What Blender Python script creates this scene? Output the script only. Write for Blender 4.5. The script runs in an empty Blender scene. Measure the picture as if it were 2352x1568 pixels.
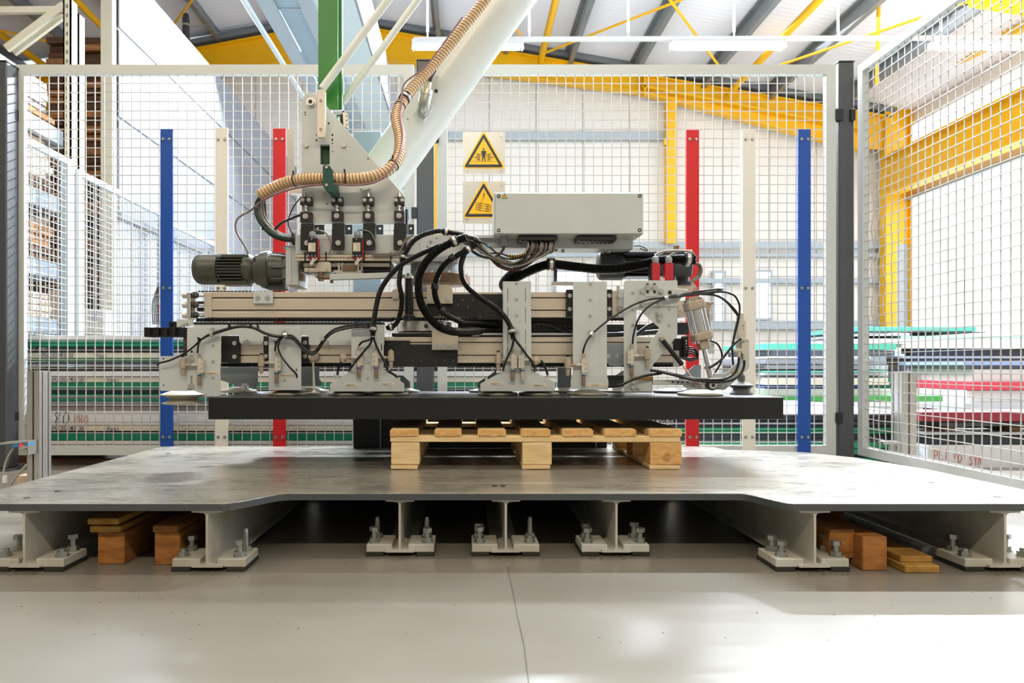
import bpy, math, random
from mathutils import Vector, Matrix
from mathutils.geometry import tessellate_polygon
random.seed(7)
C = bpy.context.scene.collection
SC = bpy.context.scene

# ------------------------------------------------------------------ camera, world, lights, exposure
F, CX, CY, H = 1568.0, 1070.0, 840.0, 0.551      # focal length in px, vanishing point of the depth lines, camera height
def P(px, py, Y): return Vector(((px-CX)/F*Y, Y, H-(py-CY)/F*Y))
cam = bpy.data.objects.new('camera', bpy.data.cameras.new('camera')); C.objects.link(cam)
cam.location = (0, 0, H); cam.rotation_euler = (math.pi/2, 0, 0)
cd = cam.data; cd.sensor_width = 36; cd.lens = 36*F/2352
cd.shift_x = (1176-CX)/2352; cd.shift_y = (CY-784)/2352
cd.dof.use_dof = True; cd.dof.focus_distance = 2.55; cd.dof.aperture_fstop = 4.5
cd.clip_start = 0.02; cd.clip_end = 200
SC.camera = cam

w = bpy.data.worlds.new('daylight'); SC.world = w; w.use_nodes = True
bg = w.node_tree.nodes['Background']
bg.inputs[0].default_value = (0.86, 0.93, 1.0, 1); bg.inputs[1].default_value = 1.1

def area(name, loc, rot, sx, sy, power, col):
    l = bpy.data.lights.new(name, 'AREA'); l.shape = 'RECTANGLE'; l.size = sx; l.size_y = sy
    l.energy = power; l.color = col
    o = bpy.data.objects.new(name, l); C.objects.link(o); o.location = loc; o.rotation_euler = rot
    return o
# rows of hall lamps: one in front of the cell (warm), one visible beyond the fence (cool), then the added fills
area('lamp_row_front', (0.2, -2.8, 4.9), (0.75, 0, 0), 9.0, 0.10, 235, (1.0, 0.85, 0.62))
area('lamp_row_beyond', (2.6, 9.2, 4.82), (-0.75, 0, 0), 13.0, 0.10, 3700, (0.80, 0.88, 1.0))
area('roof_uplight_fill', (2.6, 9.2, 5.05), (3.14159, 0, 0), 13.0, 0.10, 250, (0.92, 0.95, 1.0))  # upward fill added above the strip lights to brighten the roof
area('warm_fill_left', (-8.5, 9.2, 4.84), (0, 0, 0), 5.0, 0.10, 240, (1.0, 0.84, 0.62))  # unseen source added to warm the left of the hall
area('rack_fill', (-1.4, 2.0, 4.95), (0.45, -0.3, 0), 4.0, 0.10, 85, (1.0, 0.84, 0.62))  # added to light the racks, stands for no visible lamp
# added unseen fill that brightens the far wall, then the middle lamp row
area('far_wall_fill', (1.5, 11.4, 6.2), (0.1, 0, 0), 13.0, 2.0, 230, (0.93, 0.96, 1.0))
area('lamp_row_middle', (2.2, 5.4, 4.95), (-0.55, 0, 0), 8.0, 0.10, 1250, (0.82, 0.90, 1.0))

vs = SC.view_settings
vs.view_transform = 'Standard'; vs.look = 'None'; vs.gamma = 1.0; vs.exposure = 0.08; vs.use_curve_mapping = False
SC.cycles.max_bounces = 7; SC.cycles.diffuse_bounces = 4; SC.cycles.glossy_bounces = 3
SC.cycles.transmission_bounces = 4; SC.cycles.transparent_max_bounces = 6
SC.cycles.caustics_reflective = False; SC.cycles.caustics_refractive = False
SC.cycles.sample_clamp_indirect = 6.0

# ------------------------------------------------------------------ materials
def lin(h):
    h = h.lstrip('#'); r = []
    for i in (0, 2, 4):
        c = int(h[i:i+2], 16)/255
        r.append(c/12.92 if c <= 0.04045 else ((c+0.055)/1.055)**2.4)
    return tuple(r)+(1.0,)
MATS = {}
def mat(name, col, rough=0.5, metal=0.0, var=0.0, scale=8.0, stretch=(1, 1, 1), col2=None, soft=0.0, bump=0.0, emit=0.0, rvar=0.0, spec=0.5, alpha=1.0, trans=0.0, detail=6):
    m = bpy.data.materials.new(name); m.use_nodes = True; nt = m.node_tree; b = nt.nodes['Principled BSDF']
    c1 = lin(col)
    b.inputs['Base Color'].default_value = c1; b.inputs['Roughness'].default_value = rough
    b.inputs['Metallic'].default_value = metal; b.inputs['Specular IOR Level'].default_value = spec
    if trans: b.inputs['Transmission Weight'].default_value = trans
    if alpha < 1: b.inputs['Alpha'].default_value = alpha
    if emit:
        b.inputs['Emission Color'].default_value = c1; b.inputs['Emission Strength'].default_value = emit
    if var or bump or rvar or col2:
        tc = nt.nodes.new('ShaderNodeTexCoord'); mp = nt.nodes.new('ShaderNodeMapping'); nz = nt.nodes.new('ShaderNodeTexNoise')
        nt.links.new(tc.outputs['Object'], mp.inputs[0]); nt.links.new(mp.outputs[0], nz.inputs['Vector'])
        mp.inputs['Scale'].default_value = stretch; nz.inputs['Scale'].default_value = scale; nz.inputs['Detail'].default_value = detail
        nz.inputs['Roughness'].default_value = 0.62
        if var or col2:
            rp = nt.nodes.new('ShaderNodeValToRGB')
            c2 = lin(col2) if col2 else tuple(max(0, x*(1-var)) for x in c1[:3])+(1,)
            rp.color_ramp.elements[0].color = c2; rp.color_ramp.elements[1].color = c1
            rp.color_ramp.elements[0].position = 0.32-soft; rp.color_ramp.elements[1].position = 0.66+soft
            nt.links.new(nz.outputs[0], rp.inputs[0]); nt.links.new(rp.outputs[0], b.inputs['Base Color'])
        if rvar:
            mr = nt.nodes.new('ShaderNodeMapRange'); mr.inputs['To Min'].default_value = max(0.02, rough-rvar); mr.inputs['To Max'].default_value = min(1, rough+rvar)
            mr.inputs['From Min'].default_value = 0.3; mr.inputs['From Max'].default_value = 0.7
            nt.links.new(nz.outputs[0], mr.inputs[0]); nt.links.new(mr.outputs[0], b.inputs['Roughness'])
        if bump:
            bp = nt.nodes.new('ShaderNodeBump'); bp.inputs['Strength'].default_value = bump; bp.inputs['Distance'].default_value = 0.004
            nt.links.new(nz.outputs[0], bp.inputs['Height']); nt.links.new(bp.outputs[0], b.inputs['Normal'])
    MATS[name] = m
    return m

mat('grey_paint', '#c9cdca', 0.42, var=0.06, scale=6)          # light grey machine paint
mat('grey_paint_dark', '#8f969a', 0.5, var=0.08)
mat('motor_grey', '#48493f', 0.38, var=0.10, scale=14)
mat('motor_dark', '#3a3d3f', 0.4, var=0.1)
mat('alu', '#e0d1ba', 0.36, 0.5, var=0.05, scale=3, stretch=(.3, 4, 4))
mat('alu_clean', '#cdc9c2', 0.32, 0.75, var=0.05)
mat('steel', '#e4ddd0', 0.27, 0.85, var=0.12, scale=20)
mat('chrome', '#dddddd', 0.12, 1.0)
mat('bronze', '#8a6f55', 0.42, 0.6, var=0.25, scale=20)
mat('dirty_bronze', '#5a4a3a', 0.55, 0.4, var=0.5, scale=30)
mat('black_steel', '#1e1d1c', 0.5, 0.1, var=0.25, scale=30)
mat('brown_block', '#2a2320', 0.55, var=0.15, scale=30)
mat('black_plastic', '#141416', 0.38)
mat('hose_black', '#111112', 0.32)
mat('cable_black', '#0e0e10', 0.3)
mat('cable_grey', '#7d776d', 0.45)
mat('cable_green', '#1d3b33', 0.45)
mat('cable_brown', '#4a2f2c', 0.45)
mat('cable_pink', '#8a6268', 0.45)
mat('hose_cream', '#dfcb9f', 0.32, var=0.18, scale=25)
mat('hose_rib', '#ad6a42', 0.35)
mat('green_paint', '#23781f', 0.4, var=0.2, scale=5)
mat('green_dark', '#0c3a1c', 0.4)
mat('green_clamp', '#14463a', 0.5)
mat('arm_white', '#e2e6e2', 0.28, var=0.03)
mat('rod_white', '#dfe1d8', 0.4, var=0.10, scale=14)
mat('cream_plastic', '#e6dcc8', 0.5)
mat('rubber_grey', '#b5b09c', 0.5, var=0.15, scale=12)
mat('rubber_dark', '#55564f', 0.6)
mat('valve_white', '#cdc6b6', 0.5, var=0.1, scale=40)
mat('valve_tan', '#b3a28e', 0.5, var=0.2, scale=40)
mat('silencer', '#96826b', 0.7, var=0.25, scale=60)
mat('valve_blue', '#2a3f8f', 0.5)
mat('label_cream', '#e3d6bd', 0.6)
mat('ink', '#2a2622', 0.7)
mat('ink_blue', '#22306e', 0.7)
mat('ink_red', '#c4473f', 0.7)
mat('ink_pink', '#d58a86', 0.7)
mat('ink_white', '#c9ccd2', 0.7)
mat('switch_red', '#c21f2b', 0.5, var=0.08, scale=60)
mat('gland_grey', '#9b9d9e', 0.45)
mat('sign_yellow', '#f7b900', 0.4)
mat('sign_black', '#23232b', 0.45)
mat('sign_plate', '#cdc4b4', 0.4, 0.5, var=0.08, scale=12)
mat('strip_red', '#cc0a14', 0.5, var=0.08, scale=40)
mat('strip_blue', '#00479e', 0.5, var=0.06, scale=40)
mat('strip_cream', '#e5e0d6', 0.5, var=0.03, scale=40)
mat('fence_grey', '#c3c6c2', 0.4, var=0.05, scale=5)
mat('fence_wire', '#bcbab5', 0.4)
mat('fence_post', '#4a4c4e', 0.4, 0.1, var=0.12, scale=30)
mat('fence_far', '#b9cdd6', 0.5)
mat('wire_far', '#a4a8a8', 0.5)
mat('deck_edge', '#55585a', 0.5, 0.3, var=0.1, scale=10)
mat('beam_grey', '#cfcfc6', 0.5, var=0.14, scale=5, col2='#b3ab97')
mat('pad_dark', '#332f2a', 0.8, var=0.4, scale=20)
mat('zinc', '#aeb0a9', 0.35, 0.8, var=0.15, scale=30)
mat('slab_black', '#171615', 0.36, var=0.25, scale=60, bump=0.08)
mat('pallet_wood', '#fbe0ac', 0.75, var=0.0, scale=16, stretch=(.5, 3, 6), col2='#e6be80', bump=0.35)
mat('pallet_end', '#f0c07c', 0.8, scale=40, stretch=(1, 1, 1.8), col2='#d49c58', bump=0.5)
mat('old_wood', '#b5783a', 0.8, scale=14, stretch=(1, .3, 3), col2='#83501f', bump=0.4)
mat('old_plank', '#c29446', 0.8, scale=14, stretch=(1, .3, 3), col2='#8f6427', bump=0.4)
mat('white_plank', '#f0f1f5', 0.6, scale=12, stretch=(4, 1, 4), col2='#8f9298')
mat('shavings', '#8a6d45', 0.9, var=0.5, scale=50)
mat('concrete', '#8b867a', 0.28, scale=2.2, stretch=(1, 1.3, 1), col2='#777063', soft=.3, rvar=0.0, detail=6)
mat('joint', '#5f5a50', 0.8)
mat('wall_dull', '#7c7a74', 0.7)
mat('wall_white', '#e9e7e2', 0.6, var=0.03, scale=.5)
mat('wall_panel', '#888d97', 0.5)
mat('wall_ribbed', '#b9bdc4', 0.5)
mat('girt', '#a9b6c0', 0.5)
mat('roof_sheet', '#e6e6ec', 0.45, 0.0)
mat('purlin', '#8b9297', 0.45, 0.5, var=0.15, scale=4)
mat('yellow_paint', '#f5b900', 0.42, var=0.06, scale=3)
mat('cyan_grey', '#9fb6c6', 0.45, var=0.05, scale=2)
mat('pale_blue', '#cfe0e8', 0.45)
mat('window_glow', '#f4f8ff', 0.5, emit=5.0)
mat('window_glow_soft', '#f6f8ff', 0.5, emit=1.9)
mat('lamp_white', '#f4f6f8', 0.4)
mat('lamp_glow', '#ffffff', 0.4, emit=3.0)
mat('rack_cream', '#d8d3bd', 0.45)
mat('rack_blue', '#9aa9b8', 0.5)
mat('rack_wood', '#c08a55', 0.8, scale=3, stretch=(1, 1, 14), col2='#7c4f26')
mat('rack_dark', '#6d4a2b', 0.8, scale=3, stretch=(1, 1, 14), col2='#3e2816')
mat('rack_pale', '#e6d3bf', 0.8, scale=3, stretch=(1, 1, 10), col2='#cfae8d')
mat('crate_white', '#e4e0da', 0.6)
mat('orange', '#d8552c', 0.5)
mat('box_blue', '#3f8fc0', 0.5)
mat('led_red', '#ff2020', 0.5, emit=1.2)
SHEET = {'white': '#dfe0e2', 'green': '#0a8060', 'mint': '#57bfa4', 'black': '#1d2128', 'cream': '#d6d0bf', 'grey': '#8b8f98', 'dark grey': '#4b525c',
         'leaf green': '#43a04a', 'red': '#cf3347', 'dark red': '#96263a', 'blue': '#2f63b4', 'pale blue': '#8fa9dd', 'pale grey': '#b9bcc3', 'taupe': '#8d8480', 'pale green': '#9fd3b4', 'emerald': '#2f9367'}
for k, v in SHEET.items(): mat('sheet_'+k, v, 0.42, var=0.06, scale=4)

def deck_mat():                                      # worn steel: scuffs in several directions over a dull grey
    m = bpy.data.materials.new('deck'); m.use_nodes = True; nt = m.node_tree; b = nt.nodes['Principled BSDF']; N = nt.nodes.new; L = nt.links.new
    tc = N('ShaderNodeTexCoord'); fac = None; outs = []
    for rot, sc, nsc in ((.25, (1.2, 9, 1), 5), (-.5, (1.5, 12, 1), 6), (.0, (1, 1.6, 1), 2.2)):
        mp = N('ShaderNodeMapping'); mp.inputs['Rotation'].default_value = (0, 0, rot); mp.inputs['Scale'].default_value = sc; L(tc.outputs['Object'], mp.inputs[0])
        nz = N('ShaderNodeTexNoise'); nz.inputs['Scale'].default_value = nsc; nz.inputs['Detail'].default_value = 8; nz.inputs['Roughness'].default_value = .65; L(mp.outputs[0], nz.inputs['Vector']); outs.append(nz.outputs[0])
    mx = N('ShaderNodeMix'); mx.inputs[0].default_value = .5; L(outs[0], mx.inputs[2]); L(outs[1], mx.inputs[3])
    m2 = N('ShaderNodeMix'); m2.inputs[0].default_value = .45; L(mx.outputs[0], m2.inputs[2]); L(outs[2], m2.inputs[3])
    rp = N('ShaderNodeValToRGB'); L(m2.outputs[0], rp.inputs[0]); el = rp.color_ramp.elements
    el[0].position = .36; el[0].color = lin('#676868'); el[1].position = .60; el[1].color = lin('#b0a998'); e2 = el.new(.45); e2.color = lin('#928c7f')
    L(rp.outputs[0], b.inputs['Base Color']); b.inputs['Metallic'].default_value = .4
    mr = N('ShaderNodeMapRange'); mr.inputs['From Min'].default_value = .35; mr.inputs['From Max'].default_value = .62; mr.inputs['To Min'].default_value = .20; mr.inputs['To Max'].default_value = .36
    L(m2.outputs[0], mr.inputs[0]); L(mr.outputs[0], b.inputs['Roughness'])
    MATS['deck'] = m
deck_mat()

# ------------------------------------------------------------------ mesh builder
LOC = {}
class M:
    def __init__(s): s.v = []; s.f = []; s.marks = []
    def mark(s): s.marks.append((len(s.v), len(s.f)))
    def add(s, vs, fs):
        n = len(s.v); s.v += [Vector(a) for a in vs]; s.f += [tuple(i+n for i in f) for f in fs]; return s
    def box(s, x0, y0, z0, x1, y1, z1):
        x0, x1 = sorted((x0, x1)); y0, y1 = sorted((y0, y1)); z0, z1 = sorted((z0, z1))
        return s.add([(x0,y0,z0),(x1,y0,z0),(x1,y1,z0),(x0,y1,z0),(x0,y0,z1),(x1,y0,z1),(x1,y1,z1),(x0,y1,z1)],
                     [(0,3,2,1),(4,5,6,7),(0,1,5,4),(1,2,6,5),(2,3,7,6),(3,0,4,7)])
    def pbox(s, px0, py0, px1, py1, Y, d):
        a = P(px0, py0, Y); b = P(px1, py1, Y); return s.box(a.x, Y, a.z, b.x, Y+d, b.z)
    def prism(s, loops, y0, y1):                    # loops of (x, z): outline then holes; extruded along y
        if not isinstance(loops[0][0], (tuple, list, Vector)): loops = [loops]
        fl = [p for l in loops for p in l]; n = len(fl)
        tri = tessellate_polygon([[Vector((p[0], p[1], 0)) for p in l] for l in loops])
        vs = [(p[0], y0, p[1]) for p in fl]+[(p[0], y1, p[1]) for p in fl]; fs = []
        for t in tri:
            a, b, c = [Vector((fl[i][0], fl[i][1])) for i in t]
            t = tuple(t)
            if (b.x-a.x)*(c.y-a.y)-(b.y-a.y)*(c.x-a.x) < 0: t = t[::-1]
            fs.append(t); fs.append(tuple(i+n for i in t[::-1]))
        k = 0
        for li, l in enumerate(loops):
            m = len(l); ar = sum(l[i][0]*l[(i+1) % m][1]-l[(i+1) % m][0]*l[i][1] for i in range(m))
            for i in range(m):
                a, b = k+i, k+(i+1) % m
                q = (a, b, b+n, a+n)
                if (ar > 0) == (li > 0): q = q[::-1]
                fs.append(q[::-1] if False else q)
            k += m
        return s.add(vs, fs)
    def pprism(s, loops, Y, d):
        if not isinstance(loops[0][0], (tuple, list)): loops = [loops]
        return s.prism([[(P(a, b, Y).x, P(a, b, Y).z) for a, b in l] for l in loops], Y, Y+d)
    def cyl(s, p0, p1, r0, r1=None, n=14, phase=0.0):
        return s.lathe([(0, r0), (1, r0 if r1 is None else r1)], p0, p1, n, phase)
    def lathe(s, prof, p0, p1, n=20, phase=0.0):    # prof: (t along p0-p1, radius)
        p0 = Vector(p0); p1 = Vector(p1); d = p1-p0; ax = d.normalized()
        u = ax.orthogonal().normalized(); w_ = ax.cross(u); base = len(s.v); vs = []; fs = []
        for t, r in prof:
            c = p0+d*t
            for i in range(n):
                a = 2*math.pi*i/n+phase; vs.append(c+(u*math.cos(a)+w_*math.sin(a))*max(r, 1e-5))
        for k in range(len(prof)-1):
            for i in range(n):
                j = (i+1) % n; fs.append((k*n+i, k*n+j, (k+1)*n+j, (k+1)*n+i))
        fs.append(tuple(range(n-1, -1, -1))); q = (len(prof)-1)*n; fs.append(tuple(q+i for i in range(n)))
        return s.add(vs, fs)
    def tube(s, pts, r, n=8, steps=6, rib=0.0, pitch=0.0045, smooth=True):
        ps = spline(pts, steps) if smooth else [Vector(p) for p in pts]
        if rib:
            ps = resample(ps, pitch/2)
        m = len(ps); t0 = (ps[1]-ps[0]).normalized(); u = t0.orthogonal().normalized(); vs = []; fs = []
        for k in range(m):
            t = (ps[min(k+1, m-1)]-ps[max(k-1, 0)]).normalized()
            u = (u-t*u.dot(t)).normalized(); w_ = t.cross(u)
            rr = r*(1-rib*(k % 2)) if rib else r
            for i in range(n):
                a = 2*math.pi*i/n; vs.append(ps[k]+(u*math.cos(a)+w_*math.sin(a))*rr)
        for k in range(m-1):
            for i in range(n):
                j = (i+1) % n; fs.append((k*n+i, k*n+j, (k+1)*n+j, (k+1)*n+i))
        fs.append(tuple(range(n-1, -1, -1))); fs.append(tuple((m-1)*n+i for i in range(n)))
        return s.add(vs, fs)
    def bar(s, p0, p1, wd, ht, up=(0, 0, 1)):       # rectangular bar between two points
        p0 = Vector(p0); p1 = Vector(p1); d = (p1-p0).normalized(); up = Vector(up)
        sd = d.cross(up).normalized()*wd/2; u = sd.cross(d).normalized()*ht/2; vs = []
        for p in (p0, p1): vs += [p-sd-u, p+sd-u, p+sd+u, p-sd+u]
        return s.add(vs, [(0,1,2,3),(7,6,5,4),(0,4,5,1),(1,5,6,2),(2,6,7,3),(3,7,4,0)])
    def build(s, name, m, parent=None, smooth=False, bevel=0.0, label=None, kind=None, seg=1):
        if len(s.marks) > 1 and s.marks[0] == (0, 0):  # several bolts or screws: one object each
            ends = s.marks[1:]+[(len(s.v), len(s.f))]; o = None
            for (va, fa), (vb, fb) in zip(s.marks, ends):
                q = M(); q.v = s.v[va:vb]; q.f = [tuple(i-va for i in t) for t in s.f[fa:fb]]
                o = q.build(name, m, parent, smooth, bevel, label, kind, seg)
            return o
        me = bpy.data.meshes.new(name); off = LOC.get(parent, Vector((0, 0, 0))) if parent else Vector((0, 0, 0))
        me.from_pydata([tuple(v-off) for v in s.v], [], s.f); me.update()
        import bmesh
        bm = bmesh.new(); bm.from_mesh(me); bmesh.ops.recalc_face_normals(bm, faces=bm.faces); bm.to_mesh(me); bm.free()
        me.materials.append(MATS[m] if isinstance(m, str) else m)
        o = bpy.data.objects.new(name, me); C.objects.link(o)
        if parent: o.parent = parent; LOC[o] = off
        else: LOC[o] = Vector((0, 0, 0))
        if smooth:
            me.polygons.foreach_set('use_smooth', [True]*len(me.polygons))
            if smooth != 'all': me.set_sharp_from_angle(angle=math.radians(38))
        if bevel:
            b = o.modifiers.new('edge', 'BEVEL'); b.width = bevel; b.segments = seg; b.limit_method = 'ANGLE'; b.angle_limit = math.radians(40)
        if label: o['label'] = label
        if kind: o['kind'] = kind
        return o
def spline(pts, steps):
    p = [Vector(a) for a in pts]; out = []
    if len(p) < 3: return [p[0].lerp(p[-1], i/steps) for i in range(steps+1)]
    q = [p[0]*2-p[1]]+p+[p[-1]*2-p[-2]]
    for i in range(1, len(q)-2):
        a, b, c, d = q[i-1:i+3]
        for k in range(steps):
            t = k/steps; out.append(0.5*((2*b)+(c-a)*t+(2*a-5*b+4*c-d)*t*t+(3*b-a-3*c+d)*t**3))
    out.append(p[-1]); return out
def resample(ps, step):
    out = [ps[0]]; acc = 0.0
    for a, b in zip(ps, ps[1:]):
        L = (b-a).length
        if L < 1e-9: continue
        t = step-acc
        while t <= L:
            out.append(a.lerp(b, t/L)); t += step
        acc = L-(t-step)
    return out if len(out) > 2 else ps

def tag(o, label, cat, group=None):
    o['label'] = label; o['category'] = cat
    if group: o['group'] = group
    return o
def thing(name, label, cat, loc, group=None):
    o = bpy.data.objects.new(name, None); C.objects.link(o); o.location = loc; o.empty_display_size = 0.1
    LOC[o] = Vector(loc); return tag(o, label, cat, group)
def struct(name, m, mt, parent=None, **k):
    o = m.build(name, mt, parent, **k)
    o['kind'] = 'structure'
    return o
def pts(l, Y):                                       # pixel path, optional own depth per point
    return [P(a[0], a[1], a[2] if len(a) > 2 else Y) for a in l]
def hexbolt(m, px, py, Y, r, h=0.006, wash=1.35):    # bolt head facing the viewer on a face at depth Y
    m.mark(); p = P(px, py, Y); r = r*Y/F
    if wash: m.cyl(p, p-Vector((0, h*.3, 0)), r*wash, n=16)
    m.cyl(p-Vector((0, h*.25, 0)), p-Vector((0, h, 0)), r, n=6, phase=random.random())
def capscrew(m, px, py, Y, r, h=0.004):
    m.mark(); p = P(px, py, Y); r = r*Y/F
    m.cyl(p, p-Vector((0, h, 0)), r, n=12); m.lathe([(0, r*.95), (.5, r*.95), (.5, r*.45), (1, r*.4)], p-Vector((0, h*.9, 0)), p-Vector((0, h*1.5, 0)), 12)
def textmesh(s, size, loc, m, parent, name='lettering', align='CENTER', rot=None, depth=0.0003, shear=0.0):
    cu = bpy.data.curves.new('txt', 'FONT'); cu.body = s; cu.size = size; cu.align_x = align; cu.align_y = 'CENTER'; cu.extrude = depth; cu.resolution_u = 2; cu.shear = shear
    t = bpy.data.objects.new('txt', cu); C.objects.link(t)
    dg = bpy.context.evaluated_depsgraph_get(); me = bpy.data.meshes.new_from_object(t.evaluated_get(dg)); bpy.data.objects.remove(t)
    me.materials.clear(); me.materials.append(MATS[m]); me.name = name
    off = LOC.get(parent, Vector((0, 0, 0)))
    o = bpy.data.objects.new(name, me); C.objects.link(o); o.parent = parent; o.location = Vector(loc)-off
    o.rotation_euler = rot or (math.pi/2, 0, 0); LOC[o] = Vector(loc)
    return o
# a small stroke alphabet for felt-pen writing
GL = {'E': [[(1,1),(0,1),(0,0),(1,0)],[(0,.5),(.8,.5)]], 'P': [[(0,0),(0,1),(.7,1),(.9,.75),(.7,.5),(0,.5)]], 'G': [[(1,.85),(.5,1),(0,.6),(.1,.15),(.6,0),(1,.2),(1,.45),(.6,.45)]],
 'C': [[(.9,.9),(.4,1),(0,.6),(.05,.2),(.5,0),(.95,.1)]], '2': [[(0,.8),(.4,1),(.85,.8),(.6,.45),(0,0),(.9,.02)]], '0': [[(.45,1),(0,.6),(.1,.1),(.5,0),(.9,.4),(.8,.9),(.45,1)]],
 'M': [[(0,0),(.1,1),(.5,.4),(.9,1),(1,0)]], 'F': [[(0,0),(0,1),(.9,1)],[(0,.5),(.7,.5)]], 'D': [[(0,0),(0,1),(.6,.9),(.9,.5),(.6,.05),(0,0)]], '3': [[(0,.9),(.5,1),(.8,.75),(.3,.52),(.9,.3),(.5,0),(0,.1)]],
 'H': [[(0,1),(0,0)],[(.9,1),(.9,0)],[(0,.5),(.9,.5)]], 'i': [[(.4,.6),(.4,0)],[(.4,.8),(.45,.86)]], 'p': [[(.1,.6),(.1,-.4)],[(.1,.55),(.6,.6),(.75,.3),(.5,0),(.1,.05)]], 'A': [[(0,0),(.45,1),(.9,0)],[(.2,.4),(.7,.4)]],
 'S': [[(.9,.9),(.4,1),(.1,.75),(.8,.4),(.6,0),(0,.1)]], 'R': [[(0,0),(0,1),(.7,1),(.85,.75),(.6,.5),(0,.5)],[(.4,.5),(.95,0)]], 'O': [[(.45,1),(0,.6),(.1,.1),(.5,0),(.95,.4),(.8,.9),(.45,1)]], 'T': [[(0,1),(1,1)],[(.5,1),(.5,0)]],
 '9': [[(.8,.7),(.4,.5),(.05,.75),(.4,1),(.8,.8),(.7,0)]], 'Y': [[(0,1),(.45,.5),(.9,1)],[(.45,.5),(.4,0)]], 'N': [[(0,0),(.1,1),(.8,0),(.9,1)]], '8': [[(.85,.95),(.35,1),(.1,.8),(.75,.3),(.6,0),(.25,.05),(.3,.35),(.9,.85)]],
 '5': [[(.9,1),(.2,1),(.1,.55),(.7,.5),(.8,.15),(.4,0),(0,.1)]], '7': [[(0,1),(.9,1),(.3,0)],[(.2,.5),(.7,.5)]], '6': [[(.8,1),(.2,.6),(.05,.2),(.5,0),(.8,.3),(.4,.5),(.1,.3)]]}
def handwriting(text, px, py, h, Y, m, parent, adv=0.85, wd=0.09, slant=0.1, gw=.62):
    mb = M(); x = px
    for ch in text:
        for st in GL.get(ch, []):
            q = [P(x+(a+b*slant)*h*gw+random.uniform(-.03, .03)*h, py-b*h+random.uniform(-.03, .03)*h, Y) for a, b in st]
            r = wd*h*Y/F/2
            for a, b in zip(q, q[1:]):
                d = (b-a).normalized(); nrm = Vector((-d.z, 0, d.x))*r; e = d*r*.8
                mb.add([a-nrm-e, b-nrm+e, b+nrm+e, a+nrm-e, *[v+Vector((0, .0015, 0)) for v in (a-nrm-e, b-nrm+e, b+nrm+e, a+nrm-e)]], [(0,1,2,3),(7,6,5,4),(0,4,5,1),(1,5,6,2),(2,6,7,3),(3,7,4,0)])
        x += h*adv*(.55 if ch in 'i ' else .95)
    o = mb.build('handwriting', m, parent); return o
# ------------------------------------------------------------------ the hall
YB = 14.6                                            # gable wall
XR, ZR, SR, SL = -2.7, 7.95, 0.171, 0.14             # ridge x, ridge height, slopes
XE, XW = 9.35, -14.5
def roofz(x): return ZR-SR*(x-XR) if x > XR else ZR-SL*(XR-x)
fl = struct('floor', M().box(XW, -7, -0.12, XE, YB+.2, 0), 'concrete')
def crack(path, r):
    m = M()
    q = [Vector((a, b, .0006)) for a, b in path]
    for a, b in zip(q, q[1:]): m.bar(a, b, r, .0012)
    return m
def fp(px, py): Y = H*F/(py-CY); return ((px-CX)/F*Y, Y)
crack([fp(*p) for p in [(1165,1302),(1172,1330),(1183,1380),(1190,1420),(1204,1480),(1214,1568)]], .0022).build('floor_crack', 'joint', fl)
# gable wall: standing panels with joints, windows left out of the shell
gw = M()
x = XW
pan = None
wall = struct('wall_back', M().prism([(XW, 0), (XE, 0), (XE, roofz(XE)), (XR, ZR), (XW, roofz(XW))], YB+.06, YB+.2), 'wall_white')
x = XW
while x < XE:
    x1 = min(x+1.0, XE)
    top = min(roofz(x), roofz(x1))
    M().box(x+.006, YB, 0, x1-.006, YB+.06, top).build('wall_panel', 'wall_white', wall, bevel=.006)
    x += 1.0
# horizontal girts of the gable
for (a, b, y0, y1, nm) in [(1030, 1535, 306, 325, 'girt'), (480, 900, 420, 436, 'girt'), (1030, 2040, 557, 573, 'girt'), (1030, 2040, 583, 592, 'girt'), (1560, 2040, 640, 652, 'girt'), (1560, 2040, 737, 757, 'girt')]:
    pa, pb = P(a, y0, YB), P(b, y1, YB)
    M().box(pa.x, YB-.12, pa.z, pb.x, YB-.002, pb.z).build(nm, 'girt', wall, bevel=.01)
# bright windows in the gable wall
def window(n, px0, py0, px1, py1, frame=.05, strong=True):
    a, b = P(px0, py0, YB-.03), P(px1, py1, YB-.03)
    w_ = struct('window_%d' % n, M().prism([[(a.x-frame, b.z-frame), (b.x+frame, b.z-frame), (b.x+frame, a.z+frame), (a.x-frame, a.z+frame)], [(a.x, b.z), (b.x, b.z), (b.x, a.z), (a.x, a.z)]], YB-.10, YB-.002), 'girt')
    M().box(a.x, YB-.03, b.z, b.x, YB-.015, a.z).build('window_pane', 'window_glow' if strong else 'window_glow_soft', w_)
window(1, 1735, 626, 1766, 730)
window(2, 1278, 626, 1346, 672)
window(3, 1640, 628, 1660, 740, strong=False)
# right side wall with large translucent daylight sheets
rw = struct('wall_right', M().box(XE, -7, 0, XE+.15, YB, roofz(XE)), 'wall_white')
for i in range(6):
    y0 = 2.2+i*2.05
    p = M().box(XE-.05, y0, 1.0, XE-.02, y0+1.97, 4.0).build('daylight_panel', 'window_glow_soft', rw)
    M().box(XE-.04, y0, 4.75, XE-.015, y0+1.97, 5.55).build('daylight_panel', 'window_glow_soft', rw)
for z in (.95, 4.02):
    M().box(XE-.12, -6, z, XE-.01, YB-.3, z+.07).build('girt', 'girt', rw)
struct('wall_front', M().box(XW, -7.15, 0, XE, -7, ZR), 'wall_dull')
struct('wall_left', M().box(XW-.15, -7, 0, XW, YB, roofz(XW)), 'wall_white')
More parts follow.
